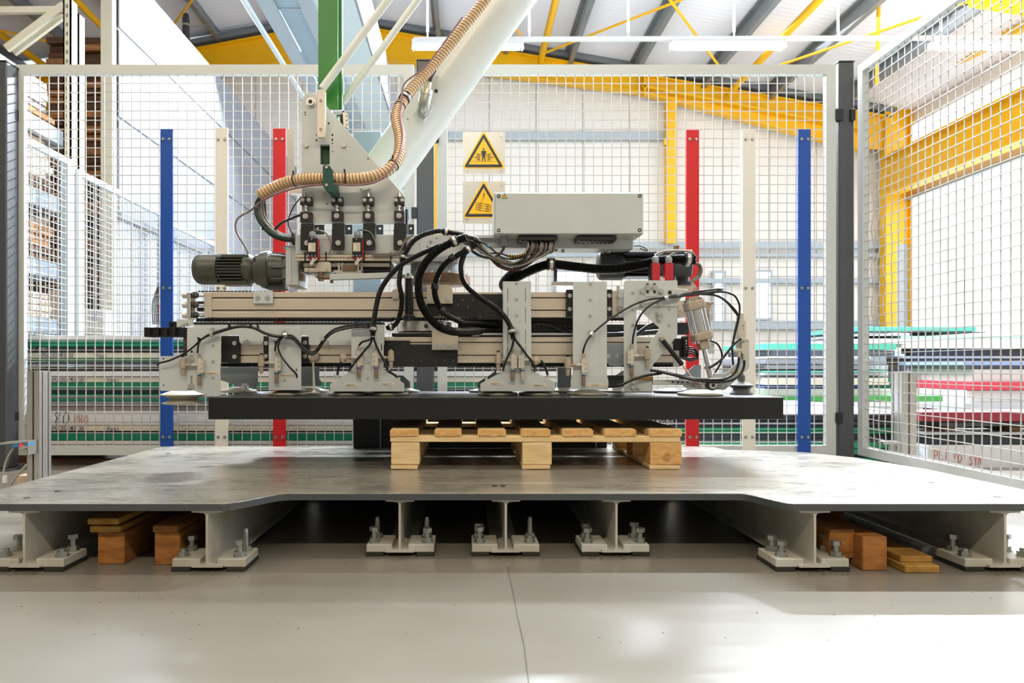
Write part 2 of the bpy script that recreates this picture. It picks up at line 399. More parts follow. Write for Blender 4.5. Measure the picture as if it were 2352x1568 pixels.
# roof: corrugated sheet, ridges run down the slope
def corr(xa, xb):
    m = M(); Y0, pitch = -7.0, .12; n = int((YB-Y0)/pitch); vs = []; fs = []
    for k in range(n*2):
        y = Y0+k*pitch/2; dz = (0, .032)[k % 2]
        vs += [(xa, y, roofz(xa)+dz), (xb, y, roofz(xb)+dz)]
    for k in range(n*2-1):
        fs.append((2*k, 2*k+1, 2*k+3, 2*k+2))
    # top skin so the roof is a closed, thick sheet
    m.add(vs, fs); m.add([(xa, Y0, roofz(xa)+.15), (xb, Y0, roofz(xb)+.15), (xb, YB+.2, roofz(xb)+.15), (xa, YB+.2, roofz(xa)+.15)], [(0, 1, 2, 3)])
    return m
ce = struct('ceiling', corr(XR, XE+.2), 'roof_sheet')
corr(XW-.2, XR).build('roof_sheet', 'roof_sheet', ce)
# purlins (Z sections along the hall)
def purlin(x, par):
    z = roofz(x)-.01; m = M(); y0, y1 = 3.0, YB
    m.box(x-.012, y0, z-.24, x+.012, y1, z); m.box(x-.012, y0, z-.252, x+.085, y1, z-.24); m.box(x-.085, y0, z-.006, x+.012, y1, z+.006)
    return m.build('purlin', 'purlin', par)
for x in (-9.4, -8.0, -6.6, -5.2, -3.8, -2.0, -.6, .8, 2.15, 3.5, 4.95, 6.35, 7.75): purlin(x, ce)
# yellow frame of the gable: rafters with flanges, corner column, side rail
yf = thing('yellow_roof_frame', 'yellow painted steel rafters and columns along the far gable wall', 'steel frame', (8.9, YB-.4, 0))
yf['kind'] = 'structure'
def flanged(poly, top, bot, Y, name):
    m = M().pprism(poly, Y+.09, .02)
    for path in (top, bot):
        for a, b in zip(path, path[1:]):
            p, q = P(*a, Y), P(*b, Y); p.y = q.y = Y+.1; m.bar(p, q, .2, .035)
    return m.build(name, 'yellow_paint', yf)
YF = YB-.35
flanged([(770, 50), (1930, 247), (2050, 268), (2050, 346), (1985, 340), (1475, 210), (850, 131), (770, 121)], [(770, 50), (1930, 247), (2050, 268)], [(770, 121), (850, 131), (1475, 210), (1985, 342)], YF, 'rafter')
flanged([(770, 50), (300, 138), (0, 195), (0, 262), (300, 195), (770, 121)], [(770, 50), (300, 138), (0, 195)], [(770, 121), (300, 195), (0, 262)], YF, 'rafter')
for path in ([(770, 42), (1930, 238), (2050, 259)], [(770, 42), (300, 130), (0, 187)]):
    for a, b in zip(path, path[1:]): M().bar(P(*a, YF+.12), P(*b, YF+.12), .3, .10).build('eaves_flashing', 'purlin', ce)  # dark bars standing in for the shade between rafter and roof
m = M()
for a, b in (((1478, 172), (1480, 222)), ((1475, 200), (1985, 300))):
    p, q = P(*a, YF), P(*b, YF); m.bar(p, q, .16, .04)
m.build('stiffener', 'yellow_paint', yf)
m = M()
for (x0, x1) in ((2035, 2060), (2092, 2116)): m.pbox(x0, 212, x1, 900, YF, .22)
m.pbox(2060, 212, 2092, 560, YF+.08, .03)
m.build('corner_column', 'yellow_paint', yf)
M().pbox(2060, 560, 2092, 900, YF+.08, .03).build('column_web', 'girt', yf)
m = M().pbox(1531, 224, 1536, 558, YB-.3, .18); m.pbox(1536, 222, 1555, 558, YB-.28, .03); m.pbox(1526, 318, 1534, 332, YB-.3, .1)
m.build('gable_post', 'yellow_paint', yf)
M().pbox(997, 318, 1003, 900, YB-.3, .18).build('gable_post', 'yellow_paint', yf)
m = M().box(8.78, 6.0, 4.12, 8.82, YF, 4.88); m.box(8.66, 6.0, 4.85, 8.94, YF, 4.9); m.box(8.66, 6.0, 4.08, 8.94, YF, 4.13)
m.build('side_rail', 'yellow_paint', yf)
m = M().bar(P(2060, 215, YF), (8.6, 6.5, 5.5), .12, .12); m.build('eaves_tube', 'yellow_paint', yf)
m = M().prism([(7.1, 5.62), (9.3, 5.25), (9.3, 5.6), (7.1, 5.97)], 9.5, 9.65); m.build('frame_haunch', 'yellow_paint', yf)
# yellow roof tubes and thin wind bracing rods
for x in (-8.7, 1.55, 5.45):
    z = roofz(x)-.36; M().cyl((x, 4, z), (x, YB-.4, z), .065, n=12).build('roof_tube', 'yellow_paint', yf, smooth=True)
def rr(a, b):                                       # rod between two points in the plane of the roof
    def hit(px, py):
        d = P(px, py, 1.0)-Vector((0, 0, H)); Y = (ZR+SR*XR-.5-H)/(d.z+SR*d.x) if True else 0
        return Vector((0, 0, H))+d*Y
    return hit(*a), hit(*b)
def rl(a, b):
    def hit(px, py):
        d = P(px, py, 1.0)-Vector((0, 0, H)); Y = (ZR-SL*XR-.5-H)/(d.z-SL*d.x); return Vector((0, 0, H))+d*Y
    return hit(*a), hit(*b)
for a, b in (((1250, 122), (1620, -22)), ((1530, -12), (1650, 150)), ((1790, 150), (2250, -5)), ((1195, 80), (1180, 60))):
    p, q = rr(a, b); M().cyl(p, q, .022, n=8).build('bracing_rod', 'yellow_paint', yf, smooth=True)
for a, b in (((0, 70), (250, 128)), ((385, 75), (450, -12)), ((170, -4), (250, 78))):
    p, q = rl(a, b); M().cyl(p, q, .024 if a[0] != 170 else .06, n=8).build('bracing_rod', 'yellow_paint', yf, smooth=True)
p = P(2019, -20, 11.0); q = P(2014, 195, 11.0); M().cyl(p, q, .03, n=8).build('hanger_rod', 'yellow_paint', yf, smooth=True)

# white inner room: tall sandwich panel wall running into the depth, ribbed lower part, corner post
WX = -3.5
def wy(px): return WX*F/(px-CX)
room = struct('wall_left_inner', M().box(WX-.12, wy(272), 2.95, WX-.005, YB-.5, 4.66), 'wall_panel')
for k in range(9):
    z0 = 2.02+k*.0
ys = wy(272); k = 0
for zz0, zz1 in ((2.1, 3.05), (3.05, 3.95), (3.95, 4.66)):
    M().box(WX-.03, ys, zz0+.012, WX+.01, YB-.5, zz1-.012).build('wall_panel', 'wall_panel', room, bevel=.004)
y = ys+.05
while y < YB-1:
    m = M().box(WX-.1, y, .03, WX-.02, y+.26, 2.06).build('ribbed_sheet', 'wall_ribbed', room, bevel=.012); y += .30
M().box(WX-.14, ys, 2.04, WX+.03, YB-.5, 2.11).build('drip_rail', 'wall_panel', room)
M().box(WX-.13, ys-.09, 0, WX-.015, ys-.005, 5.6).build('cream_post', 'rack_cream', room)

# pale blue girder and white box duct under the roof, running into the depth
gd = thing('overhead_girder', 'pale blue steel girder running into the depth above the white room', 'girder', (-1.7, 6.0, 4.0))
zb = 3.62+H
xa = lambda u: u/840*3.62
M().box(xa(-482), 4.2, zb, xa(-446), 10.8, zb+.04).build('flange', 'girt', gd)
M().box(xa(-446), 4.2, zb+.05, xa(-388), 10.8, zb+.08).build('web', 'cyan_grey', gd)
M().box(xa(-388), 4.2, zb, xa(-352), 10.8, zb+.04).build('flange', 'girt', gd)
M().box(xa(-482), 4.2, zb+.04, xa(-474), 10.8, zb+.34).build('side', 'cyan_grey', gd)
M().cyl((xa(-512), 4.2, zb), (xa(-505), 9.6, zb-.02), .028, n=10).build('pipe', 'pale_blue', gd, smooth=True)
M().box(xa(-352), 4.2, zb+.02, xa(-258), YB-.5, zb+.05).build('soffit', 'pale_blue', gd)
M().box(xa(-258), 4.2, zb+.02, xa(-252), YB-.5, zb+.6).build('side_sheet', 'wall_panel', gd)
for yy in (5.5, 7.0, 8.5): M().box(xa(-480), yy, zb+.04, xa(-354), yy+.03, zb+.3).build('rib', 'girt', gd)
M().box(xa(-478), 4.6, zb+.3, xa(-460), 4.75, roofz(-2)).build('hanger', 'cyan_grey', gd)
M().box(xa(-478), 9.8, zb+.3, xa(-460), 9.95, roofz(-2)).build('hanger', 'cyan_grey', gd)
# dark flue pipe near the roof
fp_ = thing('flue_pipe', 'dark insulated flue pipe rising beside the white room to the roof', 'pipe', P(428, 130, 13.0))
a, b = P(428, 118, 13.0), P(427, 30, 13.0)
M().lathe([(0, .066), (.5, .066), (.85, .066), (.97, .05), (1, .02)], a, b, 16).build('pipe', 'motor_dark', fp_, smooth=True)
M().cyl(P(428, 60, 13.0), P(428, 56, 13.0), .072, n=16).build('clamp_band', 'alu_clean', fp_, smooth=True)
M().bar(P(432, 62, 13.0), P(480, 57, 13.4), .02, .02).build('bracket', 'purlin', fp_)
M().cyl(P(428, 118, 13.0), P(428, 200, 13.0), .05, n=14).build('lower_pipe', 'alu_clean', fp_, smooth=True)

# row of hanging strip lights beyond the fence
YL = 9.2
ct = thing('lamp_trunking', 'long white trunking tube hanging by chains above the yellow rafter', 'lamp rail', P(1650, 90, YL))
M().bar(P(950, 91, YL), P(2600, 86, YL), .05, .05).build('rail', 'lamp_white', ct)
for x in (982, 1216, 1443, 1686, 1925, 2161):
    t = P(x, 88, YL); M().cyl(t, (t.x, YL, roofz(t.x)), .014, n=6).build('hanger_chain', 'lamp_white', ct)
for i, (x0, x1, ps) in enumerate(((949, 1200, 'at the rail end behind the cream hose'), (1542, 1799, 'in the middle of the rail by the yellow roof tube'), (2140, 2400, 'at the right end of the rail behind the side mesh'))):
    l = thing('strip_light', 'white strip light '+ps, 'strip light', P((x0+x1)/2, 102, YL), 'strip lights on the trunking')
    a, b = P(x0, 97, YL), P(x1, 106, YL)
    M().prism([(a.x, b.z), (b.x, b.z), (b.x, a.z), (a.x, a.z)], YL-.07, YL+.07).build('housing', 'lamp_white', l, bevel=.01)
    c = P(x0+6, 110, YL); d = P(x1-6, 110, YL)
    M().cyl(c, d, .028, n=12).build('diffuser', 'lamp_glow', l, smooth=True)
    for e in (a, Vector((b.x, YL, a.z))): M().box(e.x-.012, YL-.075, b.z-.035, e.x+.012, YL+.075, a.z+.01).build('end_cap', 'lamp_white', l)

# ------------------------------------------------------------------ pallet racking far left
rk = thing('pallet_rack', 'cream upright pallet rack with grey beams behind the left fence panel', 'rack', (-3.9, 5.9, 0))
RX = -3.36
def rxy(px): return RX*F/(px-CX)
for (u0, dx) in ((145, 0), (181, 0)):
    pass
def upright(px0, px1, Y, ztop, nm='upright'):
    a, b = P(px0, 0, Y), P(px1, 0, Y)
    m = M().box(a.x, Y, 0, b.x, Y+.012, ztop); m.box(a.x, Y, 0, a.x+.012, Y+.09, ztop); m.box(b.x-.012, Y, 0, b.x, Y+.09, ztop)
    o = m.build(nm, 'rack_cream', rk)
    h = M()
    for k in range(40):
        z = ztop-.06-k*.075
        if z < .2: break
        h.box((a.x*.5+b.x*.5)-.008, Y-.002, z-.015, (a.x*.5+b.x*.5)+.008, Y+.002, z+.015)
    h.build('slot_holes', 'purlin', o, kind='stuff')
upright(145, 163, 5.6, 3.56); upright(164, 181, 5.95, 3.62)
a = P(0, 22, 5.6); b = P(145, 19, 5.6)
M().bar((a.x-1.2, 5.63, a.z), (b.x, 5.63, b.z), .04, .05).build('top_brace', 'rack_cream', rk)
M().bar(P(15, 112, 5.62), P(147, 12, 5.62), .03, .06).build('diagonal_brace', 'rack_cream', rk)
M().bar(P(32, 122, 5.72), P(147, 36, 5.72), .03, .045).build('diagonal_brace', 'rack_cream', rk)
for z in (2.49, 1.92, 1.38, .93):
    m = M().box(RX-.03, 3.2, z-.12, RX+.02, 5.75, z); m.build('beam', 'rack_blue', rk)
    M().box(RX-1.1, 5.70, z-.12, RX-.04, 5.74, z).build('beam', 'rack_blue', rk)
M().bar(P(70, 640, 5.8), P(160, 560, 5.8), .03, .05).build('diagonal_brace', 'rack_dark', rk)
# loads lying on the rack beams
loads = [('board_pack', 0, 2.605, .25, '', 'brownish wrapped board pack lying on the top rack level', 'sheet_taupe', 3.1, 5.6),
         ('timber_pack', 0, 2.50, .10, '', 'thin orange timber pack on the rack under the wrapped pack', 'rack_wood', 3.2, 5.65),
         ('timber_pack', 0, 2.08, .30, '', 'thick pale plywood pack on the rack at the height of the far fence rail', 'rack_pale', 3.2, 5.6),
         ('timber_pack', 0, 1.93, .14, '', 'dark brown timber pack under the thick pale plywood pack', 'rack_dark', 3.2, 5.65),
         ('timber_pack', 0, 1.51, .19, '', 'pale orange plywood pack low on the rack behind the far fence', 'rack_wood', 3.2, 5.65),
         ('timber_pack', 0, 1.39, .115, '', 'dark brown timber pack under the pale orange plywood pack', 'rack_dark', 3.2, 5.65),
         ('timber_pack', 0, .94, .20, '', 'whitish board pack on the lowest rack level', 'rack_pale', 3.2, 5.6)]
for nm, _, z, h, _, lab, mt, y0, y1 in loads:
    o = thing(nm, lab, 'timber', (RX-.5, y0, z))
    n = max(2, int(h/.045))
    for k in range(n):
        j = random.uniform(-.015, .015)
        M().box(RX-.95, y0, z+k*h/n+.003, RX-.06+j, y1+random.uniform(-.05, .05), z+(k+1)*h/n-.003).build('board', mt, o)
o = thing('lumber_stack', 'tall dark stack of brown lumber between the rack upright and the cream post', 'lumber', (-4.35, 8.0, 0))
for k in range(52):
    z = .06+k*.087
    for q in range(2):
        x0 = P(178, 0, 8.0).x-.35; x1 = P(243, 0, 8.0).x+random.uniform(-.03, .03)
        if z < 4.35: M().box(x0+q*(x1-x0)/2, 8.0+random.uniform(-.04, .04), z, x0+(q+1)*(x1-x0)/2-.01, 9.6, z+.072).build('board', random.choice(['rack_dark', 'rack_dark', 'rack_wood']), o)
o = thing('workbench', 'pale wooden bench with white boxes low behind the left fence', 'bench', P(120, 760, 5.9))
a, b = P(52, 700, 6.4), P(236, 770, 6.4)
m = M(); m.box(a.x-.3, 6.4, .78, b.x, 6.76, .84); m.build('top', 'rack_pale', o)
for xx in (a.x-.2, P(170, 0, 6.4).x, b.x-.05): M().box(xx-.03, 6.45, 0, xx+.03, 6.51, .78).build('leg', 'rack_wood', o)
for (x0, y0, x1, y1, Y, mt, lab, nm, ct_) in (
    (57, 690, 100, 768, 6.45, 'crate_white', 'white carton on the bench next to the fence frame', 'carton', 'box'),
    (109, 668, 142, 768, 6.5, 'rack_pale', 'tall pale cardboard box on the bench beside the white carton', 'carton', 'box'),
    (186, 712, 236, 768, 6.45, 'crate_white', 'white box with a blue mark on the bench right of the far post', 'carton', 'box'),
    (186, 620, 236, 690, 7.05, 'rack_dark', 'dark brown crate on the shelf above the marked white box', 'crate', 'crate'),
    (57, 640, 100, 672, 7.05, 'rack_dark', 'dark brown crate above the white carton beside the fence frame', 'crate', 'crate')):
    o = thing(nm, lab, ct_, P((x0+x1)/2, y1, Y))
    M().pbox(x0, y0, x1, y1, Y, .26).build('body', mt, o, bevel=.004)
    M().pbox(x0+2, y0-2, x1-2, y0+1, Y+.01, .24).build('lid', mt, o)
    if lab.startswith('white box'): M().pbox(214, 716, 222, 740, Y-.003, .003).build('blue_mark', 'strip_blue', o)
    if lab.startswith('white carton'): M().pbox(84, 692, 96, 716, Y-.003, .003).build('orange_mark', 'orange', o)
o = thing('blue_tray', 'light blue tray on the bench low behind the fence at the far left', 'tray', P(85, 768, 6.3))
M().pprism([(52, 769), (118, 769), (120, 759), (50, 759)], 6.3, .1).build('body', 'box_blue', o); M().pbox(50, 756, 120, 759, 6.29, .12).build('rim', 'box_blue', o)
# grey wire basket with a red item behind the blue strip
o = thing('wire_basket', 'dark wire basket leaning by the white ribbed wall left of the blue strip', 'basket', P(365, 745, 6.6))
m = M()
for k in range(6): m.tube([P(352+k*4, 745, 6.6), P(350+k*4, 700, 6.6), P(362+k*2.5, 660, 6.6), P(372, 645, 6.6)], .006, n=5, steps=4)
for k in range(5): m.tube([P(351+k*3, 740-k*20, 6.59), P(375, 738-k*20, 6.59)], .005, n=5, steps=2)
m.build('wires', 'motor_dark', o, kind='stuff')
M().pbox(362, 700, 372, 742, 6.62, .08).build('red_item', 'switch_red', o)
# ------------------------------------------------------------------ fences
def mesh_grid(m, origin, ax, length, z0, z1, pitch=.05, r=.0020, jit=0.0):
    # welded wires: verticals on the front, horizontals just behind
    ax = Vector(ax); nrm = Vector((ax.y, -ax.x, 0)); n = int(length/pitch)
    for k in range(1, n+1):
        p = Vector(origin)+ax*(k*pitch)
        if k*pitch > length: break
        j = nrm*r*1.0
        m.bar((p.x+j.x, p.y+j.y, z0), (p.x+j.x, p.y+j.y, z1), 2*r, 2*r, up=tuple(ax))
    k = 1
    while z0+k*pitch < z1:
        z = z1-k*pitch; a = Vector(origin)-nrm*r; b = a+ax*length
        m.bar((a.x, a.y, z), (b.x, b.y, z), 2*r, 2*r); k += 1
    return m
FY = 3.70
def fence_panel(label, x0, x1, px_in):
    zt, zb_ = P(0, 148, FY).z, P(0, 1045, FY).z; t = .052
    o = thing('mesh_fence', label, 'fence', ((x0+x1)/2, FY, 0), 'mesh fence panels behind the machine')
    m = M()
    m.add([(x0,FY,zb_),(x0+t,FY,zb_+t),(x0+t,FY,zt-t),(x0,FY,zt)]+[(x0,FY+.03,zb_),(x0+t,FY+.03,zb_+t),(x0+t,FY+.03,zt-t),(x0,FY+.03,zt)], [(0,1,2,3),(7,6,5,4),(0,4,5,1),(1,5,6,2),(2,6,7,3),(3,7,4,0)])
    m.build('frame_stile', 'fence_grey', o)
    m = M(); m.add([(x1,FY,zb_),(x1-t,FY,zb_+t),(x1-t,FY,zt-t),(x1,FY,zt)]+[(x1,FY+.03,zb_),(x1-t,FY+.03,zb_+t),(x1-t,FY+.03,zt-t),(x1,FY+.03,zt)], [(0,1,2,3),(7,6,5,4),(0,4,5,1),(1,5,6,2),(2,6,7,3),(3,7,4,0)])
    m.build('frame_stile', 'fence_grey', o)
    for z, q in ((zt, -t), (zb_, t)):
        m = M(); m.add([(x0,FY,z),(x1,FY,z),(x1-t,FY,z+q),(x0+t,FY,z+q)]+[(x0,FY+.03,z),(x1,FY+.03,z),(x1-t,FY+.03,z+q),(x0+t,FY+.03,z+q)], [(0,1,2,3),(7,6,5,4),(0,4,5,1),(1,5,6,2),(2,6,7,3),(3,7,4,0)])
        m.build('frame_rail', 'fence_grey', o)
    mesh_grid(M(), (x0+t-.05+px_in, FY+.012, 0), (1, 0, 0), x1-x0-2*t+.04, zb_+t-.005, zt-t+.005).build('wire_mesh', 'fence_wire', o, kind='stuff')
    return o
X = lambda px: P(px, 0, FY).x
fpl = fence_panel('light grey framed mesh fence behind the grey motor, left of the middle post', X(33), X(950), .03)
fpr = fence_panel('light grey framed mesh fence carrying the two yellow warning signs', X(1005), X(1920), .045)
# side panel running towards the viewer on the right
SX = 2.135
def side_panel():
    zt, zb_ = P(0, 148, FY).z, P(0, 1045, FY).z; t = .045; y1, y0 = FY+.02, 2.15
    o = thing('mesh_fence', 'light grey framed mesh fence turned towards the viewer at the right side', 'fence', (SX, 3.0, 0), 'mesh fence panels behind the machine')
    M().box(SX, y1-t, zb_, SX+.03, y1, zt).build('frame_stile', 'fence_grey', o)
    M().box(SX, y0, zb_, SX+.03, y0+t, zt).build('frame_stile', 'fence_grey', o)
    M().box(SX, y0+t, zt-t, SX+.03, y1-t, zt).build('frame_rail', 'fence_grey', o)
    M().box(SX, y0+t, zb_, SX+.03, y1-t, zb_+t).build('frame_rail', 'fence_grey', o)
    m = M(); r = .0020; k = 0; pitch = .05
    n = int((y1-y0)/pitch)
    def off(y, z):                                    # dented wires near the corner
        d = y1-y; 
        return .019*math.exp(-((d-.17)/.08)**2)*(.5+.5*math.sin(z*31))*(1 if .75 < z < 1.35 else .35)
    for i in range(1, n):
        y = y1-t*.5-i*pitch; zs = [zb_+.01+j*(zt-zb_-.02)/44 for j in range(45)]
        if y1-y < .42:
            for a, b in zip(zs, zs[1:]): m.bar((SX+.018-off(y, a), y+off(y, a)*.5, a), (SX+.018-off(y, b), y+off(y, b)*.5, b), 2*r, 2*r, up=(0, 1, 0))
        else: m.bar((SX+.018, y, zs[0]), (SX+.018, y, zs[-1]), 2*r, 2*r, up=(0, 1, 0))
    z = zt-t-.02
    while z > zb_+.03:
        ys = [y1-.02-i*.035 for i in range(12)]
        for a, b in zip(ys, ys[1:]): m.bar((SX+.014-off(a, z), a, z-off(a, z)*.5), (SX+.014-off(b, z), b, z-off(b, z)*.5), 2*r, 2*r)
        m.bar((SX+.014, ys[-1], z), (SX+.014, y0+.01, z), 2*r, 2*r); z -= pitch
    m.build('wire_mesh', 'fence_wire', o, kind='stuff')
side_panel()
def fence_post(label, px0, px1, pytop, Y, clips, d=.08):
    a, b = P(px0, 0, Y), P(px1, 0, Y); zt = P(0, pytop, Y).z
    o = thing('fence_post', label, 'post', ((a.x+b.x)/2, Y, 0), 'dark fence posts')
    M().box(a.x, Y, .008, b.x, Y+d, zt).build('tube', 'fence_post', o, bevel=.006)
    M().box(a.x-.002, Y-.002, zt, b.x+.002, Y+d+.002, zt+.004).build('cap', 'fence_post', o)
    M().box(a.x-.04, Y-.04, 0, b.x+.04, Y+d+.04, .008).build('foot_plate', 'fence_post', o)
    for (p0, q0, p1, q1, Yc) in clips: M().pbox(p0, q0, p1, q1, Yc, .035).build('clip', 'black_plastic', o, bevel=.003)
fence_post('dark grey fence post at the left edge of the photo', -26, 15, 140, 3.60, [(15, 248, 34, 275, 3.665), (15, 945, 34, 968, 3.665)], .1)
fence_post('dark grey fence post in the middle behind the tan hose', 957, 996, 138, 3.69, [(945, 475, 958, 500, 3.68), (996, 300, 1008, 325, 3.68)])
fence_post('dark grey fence post at the right corner between the two mesh panels', 1927, 1963, 141, 3.70, [(1921, 249, 1938, 276, 3.69), (1921, 947, 1937, 972, 3.69), (1956, 249, 1966, 276, 3.68)])

# far fence running into the depth on the left
FX = -3.12
ff = thing('far_fence', 'pale blue framed mesh fence receding along the white room on the left', 'fence', (FX, 6, 0))
segs = [(4.1, 5.36), (5.62, 7.38), (7.46, 9.15), (9.22, 10.9)]
for y0, y1 in segs:
    zt, zb_ = 2.17, .08; t = .05; x0 = FX-.06*(y0-4)
    for (a, b, c, d) in ((y0, y0+t, zb_, zt), (y1-t, y1, zb_, zt), (y0+t, y1-t, zt-t, zt), (y0+t, y1-t, zb_, zb_+t)):
        M().box(x0, a, c, x0+.03, b, d).build('frame_bar', 'fence_far', ff)
    m = M(); r = .0024
    y = y0+t
    while y < y1-t: m.bar((x0+.015, y, zb_), (x0+.015, y, zt), 2*r, 2*r, up=(0, 1, 0)); y += .05
    z = zb_+t
    while z < zt-t: m.bar((x0+.02, y0, z), (x0+.02, y1, z), 2*r, 2*r); z += .05
    m.build('wire_mesh', 'wire_far', ff, kind='stuff')
for y in (5.43, 7.40, 9.17):
    M().box(FX-.06*(y-4)-.02, y, 0, FX-.06*(y-4)+.05, y+.07, 2.19).build('post', 'rack_blue' if y > 6 else 'fence_far', ff)
    if y < 6: M().box(FX-.06*(y-4)-.03, y+.01, 0, FX-.06*(y-4)-.02, y+.06, 2.19).build('post_side', 'fence_post', ff)

# coloured strips bolted to the mesh
ST = [('blue', 368, 396.5, 296, 'blue flat strip bolted to the fence left of the grey motor'), ('cream', 494, 523, 293, 'cream flat strip on the fence behind the grey motor'),
      ('red', 627, 656, 295, 'red flat strip on the fence behind the cable bundle'), ('red', 1577, 1606, 298, 'red flat strip on the fence behind the dark motor gearbox'),
      ('cream', 1706, 1735.5, 297, 'cream flat strip on the fence behind the small bellows cup'), ('blue', 1834, 1862.5, 297, 'blue flat strip on the fence beside the right corner post')]
for col, x0, x1, yt, lab in ST:
    Y = 3.68; a, b = P(x0, yt, Y), P(x1, 1042, Y)
    o = thing('marker_strip', lab, 'strip', ((a.x+b.x)/2, Y, b.z), 'coloured strips on the fence')
    M().box(a.x, Y, b.z, b.x, Y+.012, a.z).build('strip', 'strip_'+col, o, bevel=.001)
    for py in (319.5, 661.5, 1003.5):
        for px in (x0+7, x1-7):
            m = M(); hexbolt(m, px, py, Y, 2.7, .007, 1.3); m.build('bolt', 'zinc', o)

# warning signs
def tri(cx, cy, w_, h, r):                           # rounded triangle, base at the bottom (px)
    c = [(cx, cy-h*2/3), (cx+w_/2, cy+h/3), (cx-w_/2, cy+h/3)]; out = []
    ctr = (cx, cy)
    for i in range(3):
        a, b, d = c[i-1], c[i], c[(i+1) % 3]
        def un(p, q): L = math.hypot(q[0]-p[0], q[1]-p[1]); return ((q[0]-p[0])/L, (q[1]-p[1])/L)
        u, v = un(b, a), un(b, d); k = r*1.73
        for s in range(5):
            t = s/4; p0 = (b[0]+u[0]*k, b[1]+u[1]*k); p2 = (b[0]+v[0]*k, b[1]+v[1]*k)
            q = [(1-t)**2*p0[j]+2*t*(1-t)*b[j]+t*t*p2[j] for j in (0, 1)]; out.append(tuple(q))
    return out
def sign(label, x0, y0, x1, y1, kind):
    Y = 3.672; a, b = P(x0, y0, Y), P(x1, y1, Y); z = 6.815
    o = thing('warning_sign', label, 'sign', ((a.x+b.x)/2, Y, (a.z+b.z)/2), 'triangular warning signs')
    M().box(a.x, Y, b.z, b.x, Y+.004, a.z).build('plate', 'sign_plate', o)
    for px, py in ((x0+9, y0+9), (x1-9, y0+9), (x0+9, y1-9), (x1-9, y1-9)):
        m = M(); capscrew(m, px, py, Y, 2, .004); m.build('screw', 'steel', o)
    tx, ty = (x0+x1)/2-.5, y0+54.5
    M().pprism(tri(tx, ty, 100, 88, 5), Y-.0012, .0012).build('triangle', 'sign_yellow', o)
    M().pprism([tri(tx, ty+.5, 90, 78, 3.2), tri(tx, ty, 70, 60, .6)], Y-.0020, .0008).build('black_border', 'sign_black', o)
    m = M(); Yp = Y-.0018; d = .0006
    S = lambda L: [(tx+p[0], ty+p[1]) for p in L]
    if kind == 'crush':
        m.pprism(S([(2.2*math.cos(i*.5236), -15+2.2*math.sin(i*.5236)) for i in range(12)]), Yp, d)
        m.pprism(S([(-5, -11.5), (5, -11.5), (7, 1), (6, 1.5), (3.6, -7), (3.6, 1), (4.5, 13), (2.4, 13), (0, 2), (-2.4, 13), (-4.5, 13), (-3.6, 1), (-3.6, -7), (-6, 1.5), (-7, 1)]), Yp, d)
        for s in (-1, 1):
            for k in range(4):
                q = [(s*9, -3+k*4), (s*15, -5.5+k*4), (s*15, -3.4+k*4), (s*9, -.9+k*4)]; m.pprism(S(q), Yp, d)
            for q in (9, 15): m.pprism(S([(s*q-.35, -5), (s*q+.35, -5), (s*q+.35, 13), (s*q-.35, 13)]), Yp, d)
            m.pprism(S([(s*17, 3.5), (s*24, 3.5), (s*24, 4.5), (s*17, 4.5)]), Yp, d)
            m.pprism(S([(s*16.2, 4), (s*19.2, 1), (s*19.6, 1.8), (s*17.4, 4), (s*19.6, 6.2), (s*19.2, 7)]), Yp, d)
            m.pprism(S([(s*15, -5.2), (s*20, -5.2), (s*20, -4.7), (s*15, -4.7)]), Yp, d)
        m.pprism(S([(-30, 12.8), (30, 12.8), (30, 13.4), (-30, 13.4)]), Yp, d)
    else:
        def ln(a, b, t=.8):
            L = math.hypot(b[0]-a[0], b[1]-a[1]); nx, ny = -(b[1]-a[1])/L*t/2, (b[0]-a[0])/L*t/2
            m.pprism(S([(a[0]+nx, a[1]+ny), (b[0]+nx, b[1]+ny), (b[0]-nx, b[1]-ny), (a[0]-nx, a[1]-ny)]), Yp, d)
        hk = [(-1, -28), (1, -27), (2.4, -24.5), (1.6, -22.5), (-.5, -22.8), (-2, -24)]
        for a, b in zip(hk, hk[1:]): ln(a, b, 1.6)
        ln((0, -22), (-6, -5)); ln((0, -22), (3, -13))
        ca, sa = math.cos(.16), math.sin(.16); R = lambda p: (p[0]*ca-p[1]*sa-.5, p[0]*sa+p[1]*ca+5)
        for a, b in (((-17, -8), (17, -8)), ((-17, -3), (17, -3)), ((-17, 2.5), (17, 2.5)), ((-17, 8), (17, 8)), ((-17, -8), (-17, 8)), ((-12, -8), (-12, 8)), ((17, -8), (17, 8)), ((12, -8), (12, 8)),
                     ((-9, -9), (-9, 9)), ((-6.4, -9), (-6.4, 9)), ((6.4, -9), (6.4, 9)), ((9, -9), (9, 9))): ln(R(a), R(b), 1.0)
    m.build('pictogram', 'sign_black', o)
sign('upper yellow triangle sign showing a person between two closing blocks', 1063, 303, 1160, 399, 'crush')
sign('lower yellow triangle sign showing a load on a hook, half hidden by the grey box', 1063, 416.5, 1160, 513.5, 'load')

